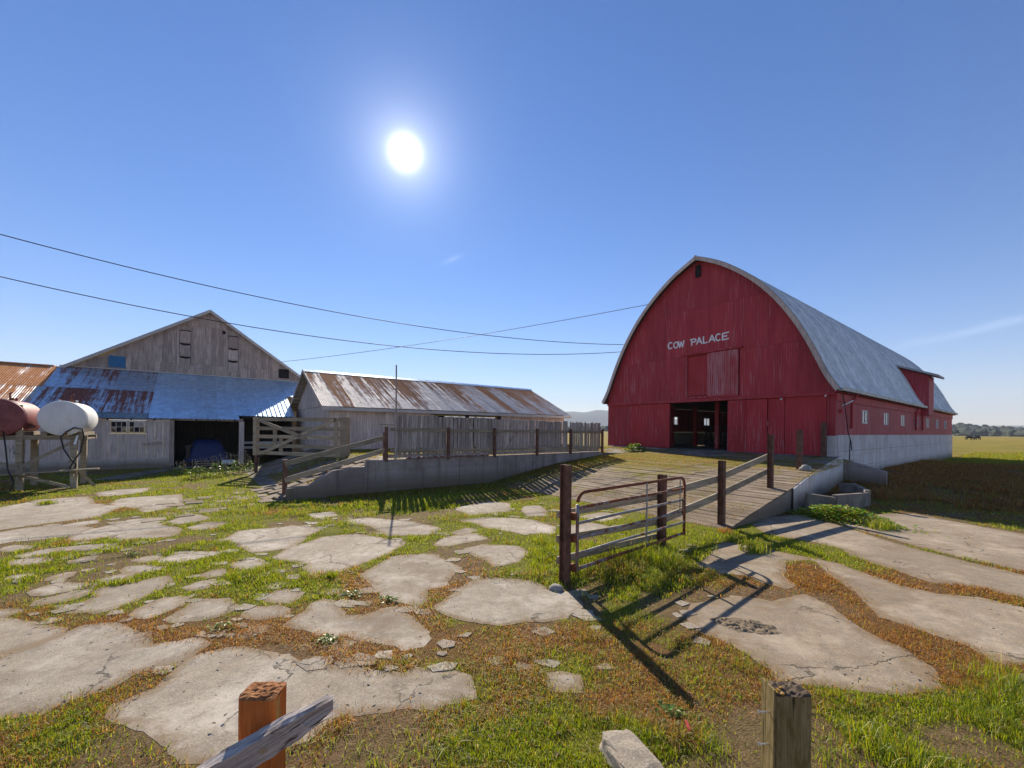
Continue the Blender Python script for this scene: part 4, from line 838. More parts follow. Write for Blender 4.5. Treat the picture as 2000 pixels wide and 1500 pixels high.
for a, b in ((x0+.06, -2.75), (-2.67, x1-.06)):
    for i in range(3):
        for j in range(2):
            p0, p1 = a+(b-a)*i/3+.012, a+(b-a)*(i+1)/3-.012; q0, q1 = z0+.05+.26*j+.012, z0+.05+.26*(j+1)-.012
            build('pane', MB().box(p0, p1, -.012, -.004, q0, q1), WHITEW if (a > -2.7 and j == 1 and i > 0) else (GLASS if (i+j) % 2 == 0 else BLACKH), win)
    for i in (1, 2): build('muntin', MB().box(a+(b-a)*i/3-.012, a+(b-a)*i/3+.012, -.03, .0, z0+.05, z1-.05), WHITEW, win)
    build('muntin', MB().box(a, b, -.028, .0, z0+.05+.248, z0+.05+.272), WHITEW, win)
build('nailed_board', MB().beam((-2.2,-.03,1.18), (-1.45,-.03,1.22), .03, .14), GREY_WOOD, old)
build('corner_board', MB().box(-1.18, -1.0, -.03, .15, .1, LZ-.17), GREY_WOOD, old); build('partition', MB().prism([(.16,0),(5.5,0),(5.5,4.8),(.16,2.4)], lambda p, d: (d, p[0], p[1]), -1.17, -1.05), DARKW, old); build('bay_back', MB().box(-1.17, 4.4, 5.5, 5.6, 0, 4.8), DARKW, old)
build('bay_post', MB().box(1.72, 1.95, -.05, .12, .0, LZ-.17), WHITEW, old)
for z in (.85, 1.12): build('bay_rail', MB().box(1.96, 4.2, .55, .6, z, z+.12), TRIMW, old)
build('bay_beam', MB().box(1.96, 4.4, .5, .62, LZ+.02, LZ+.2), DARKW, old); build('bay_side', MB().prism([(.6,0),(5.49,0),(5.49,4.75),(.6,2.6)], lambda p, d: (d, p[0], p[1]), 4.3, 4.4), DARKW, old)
apn = struct(build('apron_slab', MB().prism([guv(245,938),guv(330,920),guv(470,905),(2.2,26.5),(-1.1,26.6),guv(180,938)], lambda p, d: (p[0], p[1], d), -.1, .03), APRON)); apn.rotation_euler = (0,0,TH); apn['label'] = 'worn concrete apron before the open bay'
# things in the bay
tp = root('tarped_machine', 'blue tarpaulin draped over a machine in the dark open bay', 'tarpaulin', .35, LV+1.0, .0)
mb = MB(); nn = 13
for j in range(nn):
    for i in range(nn):
        x = -1+2*i/(nn-1); y = -1+2*j/(nn-1); r = max(abs(x), abs(y)); z = 1.35*(1-max(0, (r-.45)/.55)**1.6) + .10*mnoise.noise((x*3, y*3, 2)); z = max(.25 + .1*mnoise.noise((x*5, y*5, 7)), z); mb.v.append((x*1.0*(1+.06*mnoise.noise((y*4, 1, 1))), y*.8, z))
for j in range(nn-1):
    for i in range(nn-1): mb.f.append((j*nn+i, j*nn+i+1, (j+1)*nn+i+1, (j+1)*nn+i))
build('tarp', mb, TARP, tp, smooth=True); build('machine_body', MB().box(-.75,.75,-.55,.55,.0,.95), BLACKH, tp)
pl = root('pallet', 'small timber pallet lying before the blue tarpaulin', 'pallet', .35, LV+.0, .03)
for z in (0, .1, .22): build('pallet_slat', MB().box(-.55,.55,-.1,-.02,z,z+.025), RAILW, pl); build('pallet_slat', MB().box(-.55,.55,.25,.33,z,z+.025), RAILW, pl)
for x in (-.5, 0, .45): build('pallet_block', MB().box(x,x+.06,-.1,.33,.026,.22), RAILW, pl)
tag(build('white_drum', MB().tube([(-.3,0,.13),(.3,0,.13)], .13, 14), WHITEP, loc=G(1.25, LV+.1, .03), rot=(0,0,TH)), 'white plastic drum lying beside the pallet in the bay', 'drum')
tag(build('bay_stump', MB().box(-.09,.09,-.09,.09,0,1.0).box(-.16,.16,-.1,.1,1.002,1.1), DARKW, loc=G(-.45, LV+.35, .0), rot=(0,0,TH)), 'short timber post with cap left of the blue tarpaulin', 'post')

# ------------------------------------------------------------------ fuel tanks on a timber stand
SV = 19.6
st = root('tank_stand', 'braced grey timber stand holding two fuel tanks', 'stand', -3.3, SV, 0)
for x in (-.0, -1.18, -2.5): 
    for y in (.05, 1.5): build('post', MB().box(x-.08, x+.08, y-.08, y+.08, -.1, 1.60), RAILW, st)
build('tall_post', MB().box(-1.24, -1.10, -.115, -.035, .9, 2.70), RAILW, st)
for y in (.0, 1.5): build('beam', MB().box(-2.7, .32, y-.06, y+.06, 1.602, 1.74), RAILW, st)
for i in range(7): build('deck_board', MB().box(-2.7, .3, .1+i*.19, .27+i*.19, 1.61, 1.66), RAILW, st)
for a, b in (((-1.15,-.06,.75),(-.05,-.06,1.5)), ((-1.2,-.06,.5),(-.1,-.06,.05)), ((-1.2,-.06,.75),(-2.4,-.06,1.2)), ((-.1,.05,.9),(.45,.3,.0))): build('brace', MB().beam(a, b, .035, .09), RAILW, st)
build('shelf_plank', MB().beam((-2.6,-.15,.50), (.62,-.15,.62), .2, .045), RAILW, st)
for x in (-2.5, -1.18, 0): build('shelf_bracket', MB().box(x-.04, x+.04, -.25, .06, .40, .47), RAILW, st)
def tank(name, label, mat, cu, dia=1.12, ln=1.9):
    t = root(name, label, 'tank', cu, SV+.72, 1.74); r = dia/2; P = []
    for y, rr_ in ((-ln/2-.035, r*.0), (-ln/2-.03, r*.6), (-ln/2-.012, r*.93), (-ln/2+.0, r*.985), (-ln/2+.02, r), (ln/2-.02, r), (ln/2, r*.98), (ln/2+.03, r*.6)): P.append((y, rr_))
    mb = MB(); n = 40
    for y, q in P:
        for k_ in range(n): a = 2*math.pi*k_/n; mb.v.append((math.cos(a)*max(q, .001), y, r+math.sin(a)*max(q, .001)))
    for i in range(len(P)-1):
        for k_ in range(n): mb.f.append((i*n+k_, i*n+(k_+1) % n, (i+1)*n+(k_+1) % n, (i+1)*n+k_))
    o = build('shell', mb, mat, t); o.data.shade_smooth(); 
    try: o.data.set_sharp_from_angle(angle=R_(32))
    except Exception: pass
    build('weld_ring', MB().tube([(math.cos(2*math.pi*k_/36)*(r+.003), -ln/2+.06, r+math.sin(2*math.pi*k_/36)*(r+.003)) for k_ in range(37)], .009, 6), mat, t)
    build('valve', MB().tube([(.1,-ln/2-.03,.12),(.1,-ln/2-.12,.12),(.1,-ln/2-.12,.02)], .028, 8), RUSTP, t); build('filler_cap', MB().tube([(0,.2,2*r-.02),(0,.2,2*r+.09)], .05, 10), RUSTP, t)
    for x in (-.18, .22): build('lifting_lug', MB().box(x-.03, x+.03, -.35, -.33, 2*r-.03, 2*r+.06), mat, t)
    build('vent_pipe', MB().tube([(.1,-.4,2*r-.03),(.1,-.4,2*r+.2),(.16,-.4,2*r+.24)], .02, 8), RUSTP, t)
    for x in (-.42, .42): build('chock', MB().box(x-.06, x+.06, -ln/2+.1, ln/2-.1, .0, .12), RAILW, t)
    return t
tank('fuel_tank', 'chalky white cylindrical fuel tank on the timber stand', TANKW, -3.52); tank('fuel_tank', 'faded maroon cylindrical fuel tank at the left edge', TANKR, -4.86)
ho = root('fuel_hose', 'looped black fuel hose hanging from the white tank', 'hose', -3.52, SV-.22, 0)
build('hose_loop', MB().tube([(.1,-.06,1.86),(.28,-.08,2.0),(.46,-.08,1.95),(.5,-.08,1.7),(.42,-.08,1.2),(.25,-.08,.85),(.18,-.08,.66)], .022, 8), BLACKR, ho, smooth=True)
build('hose_drop', MB().tube([(.1,-.06,1.86),(-.02,-.1,1.7),(.05,-.1,1.3),(.22,-.1,.95),(.33,-.1,.80),(.30,-.09,.66)], .022, 8), BLACKR, ho, smooth=True); build('nozzle', MB().tube([(.36,-.1,1.75),(.30,-.14,1.45)], [.02,.035], 8), WHITEP, ho)
ho = root('fuel_hose', 'black hose dropping from the maroon tank to the ground', 'hose', -4.76, SV-.22, 0)
build('hose_drop', MB().tube([(.02,-.06,1.84),(.08,-.1,1.3),(.12,-.1,.7),(.25,-.14,.3),(.2,-.3,.02),(-.3,-.35,.02)], .02, 8), BLACKR, ho, smooth=True)

# ------------------------------------------------------------------ overhead lines
def wire(label, a, b, sag, r, name='overhead_wire', bias=.5):
    a = Vector(a); b = Vector(b); pts = []
    for i in range(49):
        t = i/48; p = a.lerp(b, t); p.z -= sag*4*t*(1-t); pts.append(p)
    c = pts[0].copy(); tag(build(name, MB().tube([p-c for p in pts], r, 6), WIREM, loc=c, smooth=True), label, 'wire', 'overhead wires to the barn')
def atd(px, py, y): d = pdir(px, py); return Vector((d[0]*y, y, CAMH+d[2]*y))
B1 = G(20.3, 15.35, 7.22); B2 = G(20.3, 15.62, 6.84)
wire('upper thick black wire sagging from upper left to the barn', atd(-120, 425, 13), B1, .95, .016)
wire('lower thick black wire passing before the grey gable', atd(-120, 512, 13.5), B2, 1.15, .016)
wire('thin far wire rising behind the grey barn to the red barn', G(20.6, 13.45, 9.35), atd(-150, 688, 60), 3.4, .016)

# ------------------------------------------------------------------ foreground fence posts
def rough_post(name, label, x0, x1, y0, y1, z1, mat, topmat, seed, cham=.0):
    r = root(name, label, 'post', 0, 0, 0, rot=0, xy=((x0+x1)/2, (y0+y1)/2)); w, d = (x1-x0)/2, (y1-y0)/2
    bm = bmesh.new(); bmesh.ops.create_grid(bm, x_segments=1, y_segments=1, size=1); bm.clear()
    nz = 46; nc = 7; ring = []
    for i in range(nc): ring.append((-w+2*w*i/nc, -d))
    for i in range(nc): ring.append((w, -d+2*d*i/nc))
    for i in range(nc): ring.append((w-2*w*i/nc, d))
    for i in range(nc): ring.append((-w, d-2*d*i/nc))
    mb = MB(); m = len(ring)
    for j in range(nz+1):
        z = -.3 + (z1+.3)*j/nz
        for (x, y) in ring:
            cx_ = 1-.10*(min(1, abs(x)/w)*min(1, abs(y)/d))**8
            k_ = .005*mnoise.noise((x*60, y*60, z*2.2+seed)) + .0035*mnoise.noise((x*150, y*150, z*5+seed))
            L_ = math.hypot(x, y); zz = z
            if j == nz: zz += .006*mnoise.noise((x*40, y*40, seed)) - cham*max(0, -(y/d))*.5
            mb.v.append((x*cx_+x/L_*k_, y*cx_+y/L_*k_, zz))
    for j in range(nz):
        for i in range(m): mb.f.append((j*m+i, j*m+(i+1) % m, (j+1)*m+(i+1) % m, (j+1)*m+i))
    build('shaft', mb, mat, r, smooth=False)
    mb = MB(); g = 12
    for j in range(g+1):
        for i in range(g+1):
            x = -w+2*w*i/g; y = -d+2*d*j/g; e = max(abs(x)/w, abs(y)/d); cc = 1-.10*(min(1, abs(x)/w)*min(1, abs(y)/d))**8
            mb.v.append((x*cc, y*cc, z1 + (.0 if e > .99 else .004) + .006*mnoise.noise((x*40, y*40, seed)) - cham*max(0, -(y/d))*.5 + (0 if e > .99 else .007*mnoise.noise((x*70, y*70, seed+3)))))
    for j in range(g):
        for i in range(g): mb.f.append((j*(g+1)+i, j*(g+1)+i+1, (j+1)*(g+1)+i+1, (j+1)*(g+1)+i))
    build('end_grain', mb, topmat, r); return r
ORANGE = wood('orange_stained_post', (.34,.085,.016), (.50,.14,.028), (.56,.20,.05), rnd=.05, stain=(.34,.21,.07), stain_at=.56, fine=130, close=6)
BRTOP = wood('brown_end_grain', (.16,.06,.02), (.32,.13,.045), (.42,.20,.075), fine=38, rnd=.05)
GRPOST = wood('grey_brown_post', (.16,.12,.045), (.27,.20,.085), (.36,.29,.15), rnd=.05, stain=(.17,.125,.04), stain_at=.54, fine=130, close=6)
MOSSTOP = wood('mossy_end_grain', (.03,.022,.015), (.10,.07,.045), (.22,.16,.11), fine=60, rnd=.05, stain=(.45,.24,.04), stain_at=.66)
rough_post('foreground_post', 'orange-brown square post with worn top in the left foreground', -1.0, -.862, 1.5, 1.597, 1.105, ORANGE, BRTOP, 3, .02)
rp = rough_post('foreground_post', 'grey-brown mossy post with two nails in the right foreground', .98, 1.117, 1.5, 1.592, 1.13, GRPOST, MOSSTOP, 9, .0)
for z in (1.05, .93): build('nail', MB().tube([(-.072,-.01,z),(-.112,-.012,z+.001)], .0028, 8).tube([(-.112,-.012,z+.001),(-.1145,-.012,z+.001)], .0065, 10), NAILM, rp, label='bent galvanised nail')
build('split_sliver', MB().prism([(-.073,-.046),(-.066,-.047),(-.066,.03),(-.073,.03)], lambda p, d: (p[0], p[1]+.01, d), .5, 1.148), GRPOST, rp)
mb = MB()
for i in range(7): x = -.05+random.uniform(-.015,.03); y = -.03+random.uniform(-.012,.03); crown_mesh(mb, (x, y, 1.137), .007, .005, i, 1)
build('lichen', mb, make_flat('orange_lichen', (.42,.24,.04), .9, 0, .4, 40), rp)
# broken weathered plank across the left post
PLANKW = wood('silver_broken_plank', (.19,.15,.13), (.46,.40,.36), (.76,.69,.61), along='x', fine=120, rnd=.05, stain=(.12,.085,.075), stain_at=.58, close=7)
A_ = Vector((-1.50, 1.26, .665)); B_ = Vector((-.632, 1.50, 1.098)); bl = (B_-A_).length
pk = root('broken_plank', 'splintered silver-grey plank jutting up past the orange post', 'plank', 0, 0, 0, rot=0, xy=(A_.x, A_.y)); pk.location = A_
dxy = math.atan2(B_.y-A_.y, B_.x-A_.x); pit = math.asin((B_.z-A_.z)/bl); pk.rotation_euler = (R_(14), -pit, dxy)
mb = MB(); nx = 60; cs_ = [(-.021,-.047),(-.0215,-.02),(-.0215,.01),(-.021,.047),(-.006,.0485),(.020,.048),(.021,.0),(.020,-.047)]
for i in range(nx+1):
    x = bl*i/nx
    for k_, (y, z) in enumerate(cs_):
        xx = x
        if i > nx-9:
            lim = bl - (.0 if z > .02 else (.11 + .3*abs(z+.02) if z > -.035 else .015)); xx = min(x, lim + .02*mnoise.noise((z*90, y*60, 4)))
        tap = 1 - .5*max(0, (x-(bl-.16))/.16)
        nz_ = .004*mnoise.noise((x*7, y*70, z*70)) + .003*mnoise.noise((x*30, y*90, z*90))
        mb.v.append((xx, y*tap+nz_, z*tap + nz_ + (.01 if z < 0 else 0)*max(0, (x-(bl-.16))/.16)))
m = len(cs_)
for i in range(nx):
    for k_ in range(m): mb.f.append((i*m+k_, i*m+(k_+1) % m, (i+1)*m+(k_+1) % m, (i+1)*m+k_))
mb.f += [tuple(range(m)), tuple(nx*m+k_ for k_ in reversed(range(m)))]
build('plank_body', mb, PLANKW, pk)
for i in range(5): z = -.045+i*.02; build('splinter', MB().prism([(0,0),(.09+.04*random.random(),.004),(0,.009)], lambda p, d: (bl-.12+p[0], d, z+p[1]), -.008, .006), PLANKW, pk)
build('washer', MB().tube([(bl-.26,-.0255,.0),(bl-.26,-.021,.0)], .013, 14), NAILM, pk); build('nail', MB().tube([(bl-.235,-.02,.062),(bl-.16,-.01,.066)], .0022, 6), NAILM, pk)

# ------------------------------------------------------------------ stones, chunks, litter
def stone(name, label, cat, x, y, z, sx, sy, sz, seed, mat=ROCK, rot=0, flat=False):
    bm = bmesh.new(); bmesh.ops.create_icosphere(bm, subdivisions=3, radius=1); mb = MB()
    for v in bm.verts:
        c = v.co.copy()
        if flat: c = Vector([math.copysign(abs(q)**.45, q) for q in c])
        k_ = 1 + .22*mnoise.noise(c*1.3+Vector((seed,0,0))) + .07*mnoise.noise(c*5+Vector((seed,0,0))); mb.v.append((c.x*sx*k_, c.y*sy*k_, max(c.z*sz*k_, -sz*.6)))
    for f in bm.faces: mb.f.append(tuple(v.index for v in f.verts))
    bm.free(); o = build(name, mb, mat, smooth=not flat); o.location = (x, y, z); o.rotation_euler = (0, 0, rot); return tag(o, label, cat)
x, y = gxy(1085, 1152); stone('stone', 'pale rock at the foot of the tall gate post', 'stone', x, y, .02, .09, .08, .06, 2)
x, y = gxy(1122, 1118); stone('stone', 'small grey rock in the grass beside the gate post', 'stone', x, y, .05, .06, .06, .055, 5)
p = G(15.45, 4.72, .93); stone('stone', 'pale boulder at the foot of the ramp post', 'stone', p.x, p.y, p.z, .17, .13, .12, 8, ROCK)
x, y = gxy(1232, 1485); stone('concrete_chunk', 'broken concrete chunk in the grass at the bottom edge', 'chunk', x-.01, y-.05, .03, .13, .22, .07, 11, SLAB, .35, True)
x, y = gxy(1345, 1440); tag(build('litter', MB().prism([(0,0),(.02,.004),(.05,.06),(.045,.075),(.012,.03)], lambda p, d: (p[0], p[1], d), .0, .012), make_flat('red_plastic', (.55,.09,.07), .5), loc=(x, y, .035), rot=(.3,0,.5)), 'scrap of red plastic in the dry grass', 'litter')
MUD = make_flat('dried_mud', (.20,.15,.095), .95, 0, .4, 25, .8)
x, y = gxy(1455, 1222)
mb = MB(); nn = 34
for j in range(nn):
    for i in range(nn):
        X_ = -1+2*i/(nn-1); Y_ = -1+2*j/(nn-1); rr_ = math.hypot(X_, Y_)*(1+.35*mnoise.noise((X_*2, Y_*2, 5))); e_ = max(0, 1-rr_)
        mb.v.append((X_*.36, Y_*.20, -.012 + min(1, e_*3)*(.018 + .045*abs(mnoise.noise((X_*4.5, Y_*4.5, 2))) + .022*mnoise.noise((X_*11, Y_*11, 8)))))
for j in range(nn-1):
    for i in range(nn-1): mb.f.append((j*nn+i, j*nn+i+1, (j+1)*nn+i+1, (j+1)*nn+i))
tag(build('mud_heap', mb, MUD, loc=(x, y, .004), rot=(0, 0, -.3), smooth=True), 'low heap of dried mud in the gate shadow on the right slab', 'mud')

# ------------------------------------------------------------------ cows on the pasture
def cow(x, y, rot, label):
    r = root('cow', label, 'cow', 0, 0, 0, rot=rot, xy=(x, y), group='cows on the pasture')
    me = bpy.data.meshes.new('body'); V_ = [(0,0,1.05),(.55,0,1.12),(.95,0,1.15),(1.35,0,.85),(1.55,0,.45),(1.72,0,.28),(-.55,0,1.08),(-.85,0,1.12)]; E_ = [(0,1),(1,2),(2,3),(3,4),(4,5),(0,6),(6,7)]; RR = [.42,.40,.30,.19,.14,.09,.41,.26]
    def leg(px_, jt, s, fr):
        b = len(V_); zs = [.72,.42,.05]; xo = [0, .0 if fr else -.10, 0]
        for z, q, rr_ in zip(zs, xo, (.15,.085,.075)): V_.append((px_+q, s*.2, z)); RR.append(rr_)
        E_.extend([(jt, b), (b, b+1), (b+1, b+2)])
    leg(.75, 1, 1, True); leg(.70, 1, -1, True); leg(-.65, 6, 1, False); leg(-.6, 6, -1, False)
    me.from_pydata(V_, E_, []); o = link('body', me, HIDEC, r); sk = o.modifiers.new('skin', 'SKIN')
    for i, rr_ in enumerate(RR): me.skin_vertices[0].data[i].radius = (rr_, rr_*.95)
    me.skin_vertices[0].data[0].use_root = True; sb = o.modifiers.new('sub', 'SUBSURF'); sb.levels = 1; sb.render_levels = 1
    build('tail', MB().tube([(-1.0,0,1.2),(-1.12,0,.9),(-1.1,0,.45)], [.035,.025,.05], 6), HIDEC, r)
    for s in (-1, 1): build('ear', MB().prism([(0,0),(.16,.03),(0,.08)], lambda p, d: (1.42+d, s*(.12+p[0]), .58+p[1]), 0, .03), HIDEC, r)
cx_, cy_ = gxy(1893, 860); cow(cx_-.3, cy_, R_(-6), 'left black cow grazing on the pasture, head to the right'); cx_, cy_ = gxy(1910, 860); cow(cx_+.9, cy_+1, R_(186), 'right black cow grazing on the pasture, head to the left')
# far farm sheds at the horizon on the right and a lone tree
fs = root('far_shed', 'tiny pale farm shed by the horizon at the far right', 'shed', 0, 0, 0, rot=R_(-50), xy=(560, 455)); build('wall', MB().box(-12,12,-5,5,0,3), WHITEW, fs); build('roof', MB().prism([(-5.5,3),(5.5,3),(0,5.4)], lambda p, d: (d, p[0], p[1]), -12.4, 12.4), GALV, fs)
fs = root('far_fence', 'tiny row of white boards at the horizon at the far right', 'fence', 0, 0, 0, rot=R_(-50), xy=(515, 428))
for i in range(12): build('fence_panel', MB().box(-20+i*3.3, -17.4+i*3.3, 0, .3, 0, 1.6+.6*random.random()), WHITEP, fs)
ltx = atd(1864, 846, 330); lt = root('lone_tree', 'small round tree at the pasture edge beside the barn end', 'tree', 0, 0, 0, rot=0, xy=(ltx.x, ltx.y))
build('trunk', MB().tube([(0,0,-.2),(0,0,2.5)], [.5,.3], 8), DARKW, lt); mb = MB()
for i in range(26): a = random.random()*6.3; r_ = random.random()*2.3; crown_mesh(mb, (math.cos(a)*r_, math.sin(a)*r_, 2.6+random.random()*2.3), random.uniform(.7,1.3), random.uniform(.6,1.1), i, 1)
build('crown', mb, FARLEAF, lt)

# ------------------------------------------------------------------ grass and weeds
def blades(name, P, H, W, C, lean=.5, label=None):
    n = len(P); yaw = rng.uniform(0, 2*np.pi, n); la = rng.uniform(0, 2*np.pi, n); lm = np.abs(rng.normal(0, 1, n))*lean*H
    dx, dy = np.cos(yaw)*W/2, np.sin(yaw)*W/2; lx, ly = np.cos(la)*lm, np.sin(la)*lm
    V = np.empty((n, 5, 3), np.float32); X, Y, Z = P[:,0], P[:,1], P[:,2]
    V[:,0] = np.stack([X-dx, Y-dy, Z-.01], 1); V[:,1] = np.stack([X+dx, Y+dy, Z-.01], 1)
    V[:,2] = np.stack([X+dx*.8+lx*.35, Y+dy*.8+ly*.35, Z+H*.55], 1); V[:,3] = np.stack([X-dx*.8+lx*.35, Y-dy*.8+ly*.35, Z+H*.55], 1)
    V[:,4] = np.stack([X+lx, Y+ly, Z+np.maximum(H*.25, H*(1-.35*lm/np.maximum(H, 1e-4)))], 1)
    me = bpy.data.meshes.new(name); me.vertices.add(n*5); me.vertices.foreach_set('co', V.reshape(-1))
    b = np.arange(n, dtype=np.int32)*5; lp = np.stack([b, b+1, b+2, b+3, b+3, b+2, b+4], 1).reshape(-1)
    me.loops.add(n*7); me.loops.foreach_set('vertex_index', lp); me.polygons.add(n*2)
    ls = np.stack([np.arange(n)*7, np.arange(n)*7+4], 1).reshape(-1).astype(np.int32); me.polygons.foreach_set('loop_start', ls)
    me.update(calc_edges=True); at = me.color_attributes.new('tone', 'FLOAT_COLOR', 'POINT')
    cc = np.ones((n, 5, 4), np.float32); cc[:,:,:3] = C[:,None,:]; at.data.foreach_set('color', cc.reshape(-1)); me.validate()
    o = link(name, me, BLADE); o['kind'] = 'stuff'; o['category'] = 'grass'
    if label: o['label'] = label
    return o
def to_px(X, Y, Z=0):
    x = 1000+FPX*X/Y; y = HY+FPX*(CAMH-Z)/Y; return x-ROLL*(y-750), y+ROLL*(x-1000)
_t = rng.uniform(0, 1, (64, 64))
def vnoise(x, y, s):
    x = x*s; y = y*s; xi = np.floor(x).astype(int); yi = np.floor(y).astype(int); fx = x-xi; fy = y-yi; fx = fx*fx*(3-2*fx); fy = fy*fy*(3-2*fy)
    g = lambda a, b: _t[a % 64, b % 64]
    return (g(xi, yi)*(1-fx)+g(xi+1, yi)*fx)*(1-fy) + (g(xi, yi+1)*(1-fx)+g(xi+1, yi+1)*fx)*fy
def fbm(x, y, s): return (vnoise(x, y, s)*.5 + vnoise(x+7.3, y+1.7, s*2.1)*.3 + vnoise(x+3.1, y+9.2, s*4.7)*.2)
DRY = [(150,1215,170,28,.95),(340,1240,200,32,.95),(520,1235,150,36,.8),(640,1265,170,38,.9),(735,1150,70,40,1.),(870,1150,50,35,1.),(930,1255,190,50,.75),(1050,1290,250,60,.7),(1080,1385,260,60,.75),(1300,1330,150,90,.7),(1430,1410,140,70,1.),(1490,1142,90,30,1.2),(1560,1110,70,26,1.),(1690,1190,170,50,1.5),(1850,1275,140,50,1.5),(1800,1140,220,30,1.4),(700,1240,120,25,.8),(430,1085,60,14,.8),(600,1410,120,60,.6),(280,1400,160,70,.5),(60,1190,80,14,.7),(1960,1300,90,40,1.2)]
GRN = [(260,1085,330,40,.9),(560,1105,130,45,1.),(720,1005,280,34,1.2),(1000,1050,180,28,1.2),(1050,1100,90,34,1.),(1240,1110,170,55,1.3),(1180,1190,110,40,.5),(80,1150,120,40,1.),(120,1440,240,60,.8),(820,1475,330,45,.9),(1790,1440,270,80,1.3),(1140,1470,160,40,.9),(420,950,260,40,1.4),(1480,1055,200,30,1.2),(1200,950,200,70,.8),(1950,1380,120,50,1.2)]
def dryness(px, py, X, Y):
    d = .40 + 1.5*(fbm(X, Y, .55)-.5) + 1.3*(fbm(X, Y, 1.9)-.5) + .5*(fbm(X, Y, 6.5)-.5)
    for cx, cy, rx, ry, k_ in DRY: d += .46*k_*np.exp(-((px-cx)/rx)**2-((py-cy)/ry)**2)
    for cx, cy, rx, ry, k_ in GRN: d -= .5*k_*np.exp(-((px-cx)/rx)**2-((py-cy)/ry)**2)
    return np.clip(d, 0, 1)
def colors(dry, n):
    g1 = np.array([.10,.175,.006]); g2 = np.array([.30,.315,.012]); b1 = np.array([.22,.085,.020]); b2 = np.array([.43,.225,.058]); t = rng.uniform(0, 1, (n, 1)); t2 = rng.uniform(0, 1, (n, 1))
    isdry = (rng.uniform(0, 1, n) < np.clip((dry-.20)*1.35, .04, .92))[:,None]
    c = np.where(isdry, b1*(1-t2)+b2*t2, g1*(1-t)+g2*t); straw = rng.uniform(0, 1, n)[:,None] < .03; return np.where(straw, np.array([.42,.36,.20]), c)*rng.uniform(.75, 1.15, (n, 1))
ga_ = np.array([(v[0], v[1]) for v in gv], np.float64); gd_ = np.full(len(ga_), .55, np.float32); kk = (ga_[:,1] > 1.5) & (ga_[:,1] < 40) & (np.abs(ga_[:,0]) < ga_[:,1]*1.6+4)
gpx, gpy = to_px(ga_[kk,0], ga_[kk,1]); gd_[kk] = dryness(gpx, gpy, ga_[kk,0], ga_[kk,1])
uvu, uvv = ga_[:,0]*CU+ga_[:,1]*SU, -ga_[:,0]*SU+ga_[:,1]*CU; gd_[(uvu > 15) & (uvv < 5.3)] = .95
ground.data.attributes.new('bare', 'FLOAT', 'POINT').data.foreach_set('value', np.clip((fbm(ga_[:,0]+21, ga_[:,1]+5, .8)-.52)*7, 0, 1).astype(np.float32))
ground.data.attributes.new('dry', 'FLOAT', 'POINT').data.foreach_set('value', gd_)
def onslab(X, Y):
    i = np.clip(((X-MX0)/MR).astype(int), 0, mw-1); j = np.clip(((Y-MY0)/MR).astype(int), 0, mh-1); return slabmask[j, i]
def yard_ok(X, Y):
    u = X*CU+Y*SU; v = -X*SU+Y*CU
    r = (u > 8.8) & (v > 4.0); w = (v > 12.95) & (u > 1.4); return ~(r | w) & ~((u > -6) & (v > 26.5))
def sow(n, y0, y1, hmul, wid, p_pow=1.0):
    # denser towards the viewer
    t = rng.uniform(0, 1, n); Y = (y0**(1-p_pow) + t*(y1**(1-p_pow)-y0**(1-p_pow)))**(1/(1-p_pow)) if p_pow != 1 else y0*(y1/y0)**t
    X = rng.uniform(-1.32, 1.32, n)*Y
    sg = np.where(rng.uniform(0, 1, n) < .3, .085, .022); sx = X + rng.normal(0, 1, n)*sg; sy = Y + rng.normal(0, 1, n)*sg; ok = ~onslab(sx, sy) & yard_ok(X, Y)
    X, Y = X[ok], Y[ok]; px, py = to_px(X, Y); dry = dryness(px, py, X, Y); bare_ = fbm(X+21, Y+5, .8) > .60 + .05*rng.uniform(-1, 1, len(X)); kb = ~bare_ | (rng.uniform(0, 1, len(X)) < .12); X, Y, px, py, dry = X[kb], Y[kb], px[kb], py[kb], dry[kb]; n = len(X)
    clump = fbm(X, Y, 1.9)*.7 + fbm(X+3.3, Y, 6.0)*.3; keep = rng.uniform(0, 1, n) < np.clip(.22 + 2.6*(clump-.36) + .4*(1-dry)*(clump-.2), .06, 1); X, Y, px, py, dry, clump = X[keep], Y[keep], px[keep], py[keep], dry[keep], clump[keep]; n = len(X)
    Hh = (.016 + .042*(1-dry)*np.clip(clump*2.6-.8, 0, 1.3) + .014*dry*np.clip(clump*2.4-.7, 0, 1.2))*hmul*rng.uniform(.55, 1.5, n)
    lush = np.exp(-((px-1235)/105)**2-((py-1108)/38)**2) + .7*np.exp(-((px-1960)/80)**2-((py-1370)/60)**2) + .4*np.exp(-((px-700)/260)**2-((py-1000)/22)**2) + .35*np.exp(-((px-1060)/80)**2-((py-1100)/24)**2)
    Hh *= (1 + 2.6*np.clip(lush, 0, 1))*np.where(fbm(X, Y+11, 3.1) > .62, 1.7, 1.0); return np.stack([X, Y, np.zeros(n)], 1), Hh, wid*rng.uniform(.7, 1.3, n)*(1+.04*Y), colors(dry, n), .7+1.3*dry
sets = [sow(250000, 2.35, 5.0, 1.0, .0042, 1.6), sow(280000, 5.0, 10.5, 1.0, .0062, 1.6), sow(230000, 10.5, 26, 1.0, .0095, 1.6)]
def straw(n, y0, y1):
    P, H, W, C, D = sow(n, y0, y1, 1.0, .0035, 1.6); k = len(P); t = rng.uniform(0, 1, (k, 1)); c = np.array([.34,.22,.09])*(1-t) + np.array([.58,.48,.28])*t
    return P, rng.uniform(.012, .03, k), W, np.where(rng.uniform(0, 1, (k, 1)) < .7, c, C), np.full(k, 3.2)
sets += [straw(12000, 2.35, 7.0), straw(6000, 7.0, 14.0)]
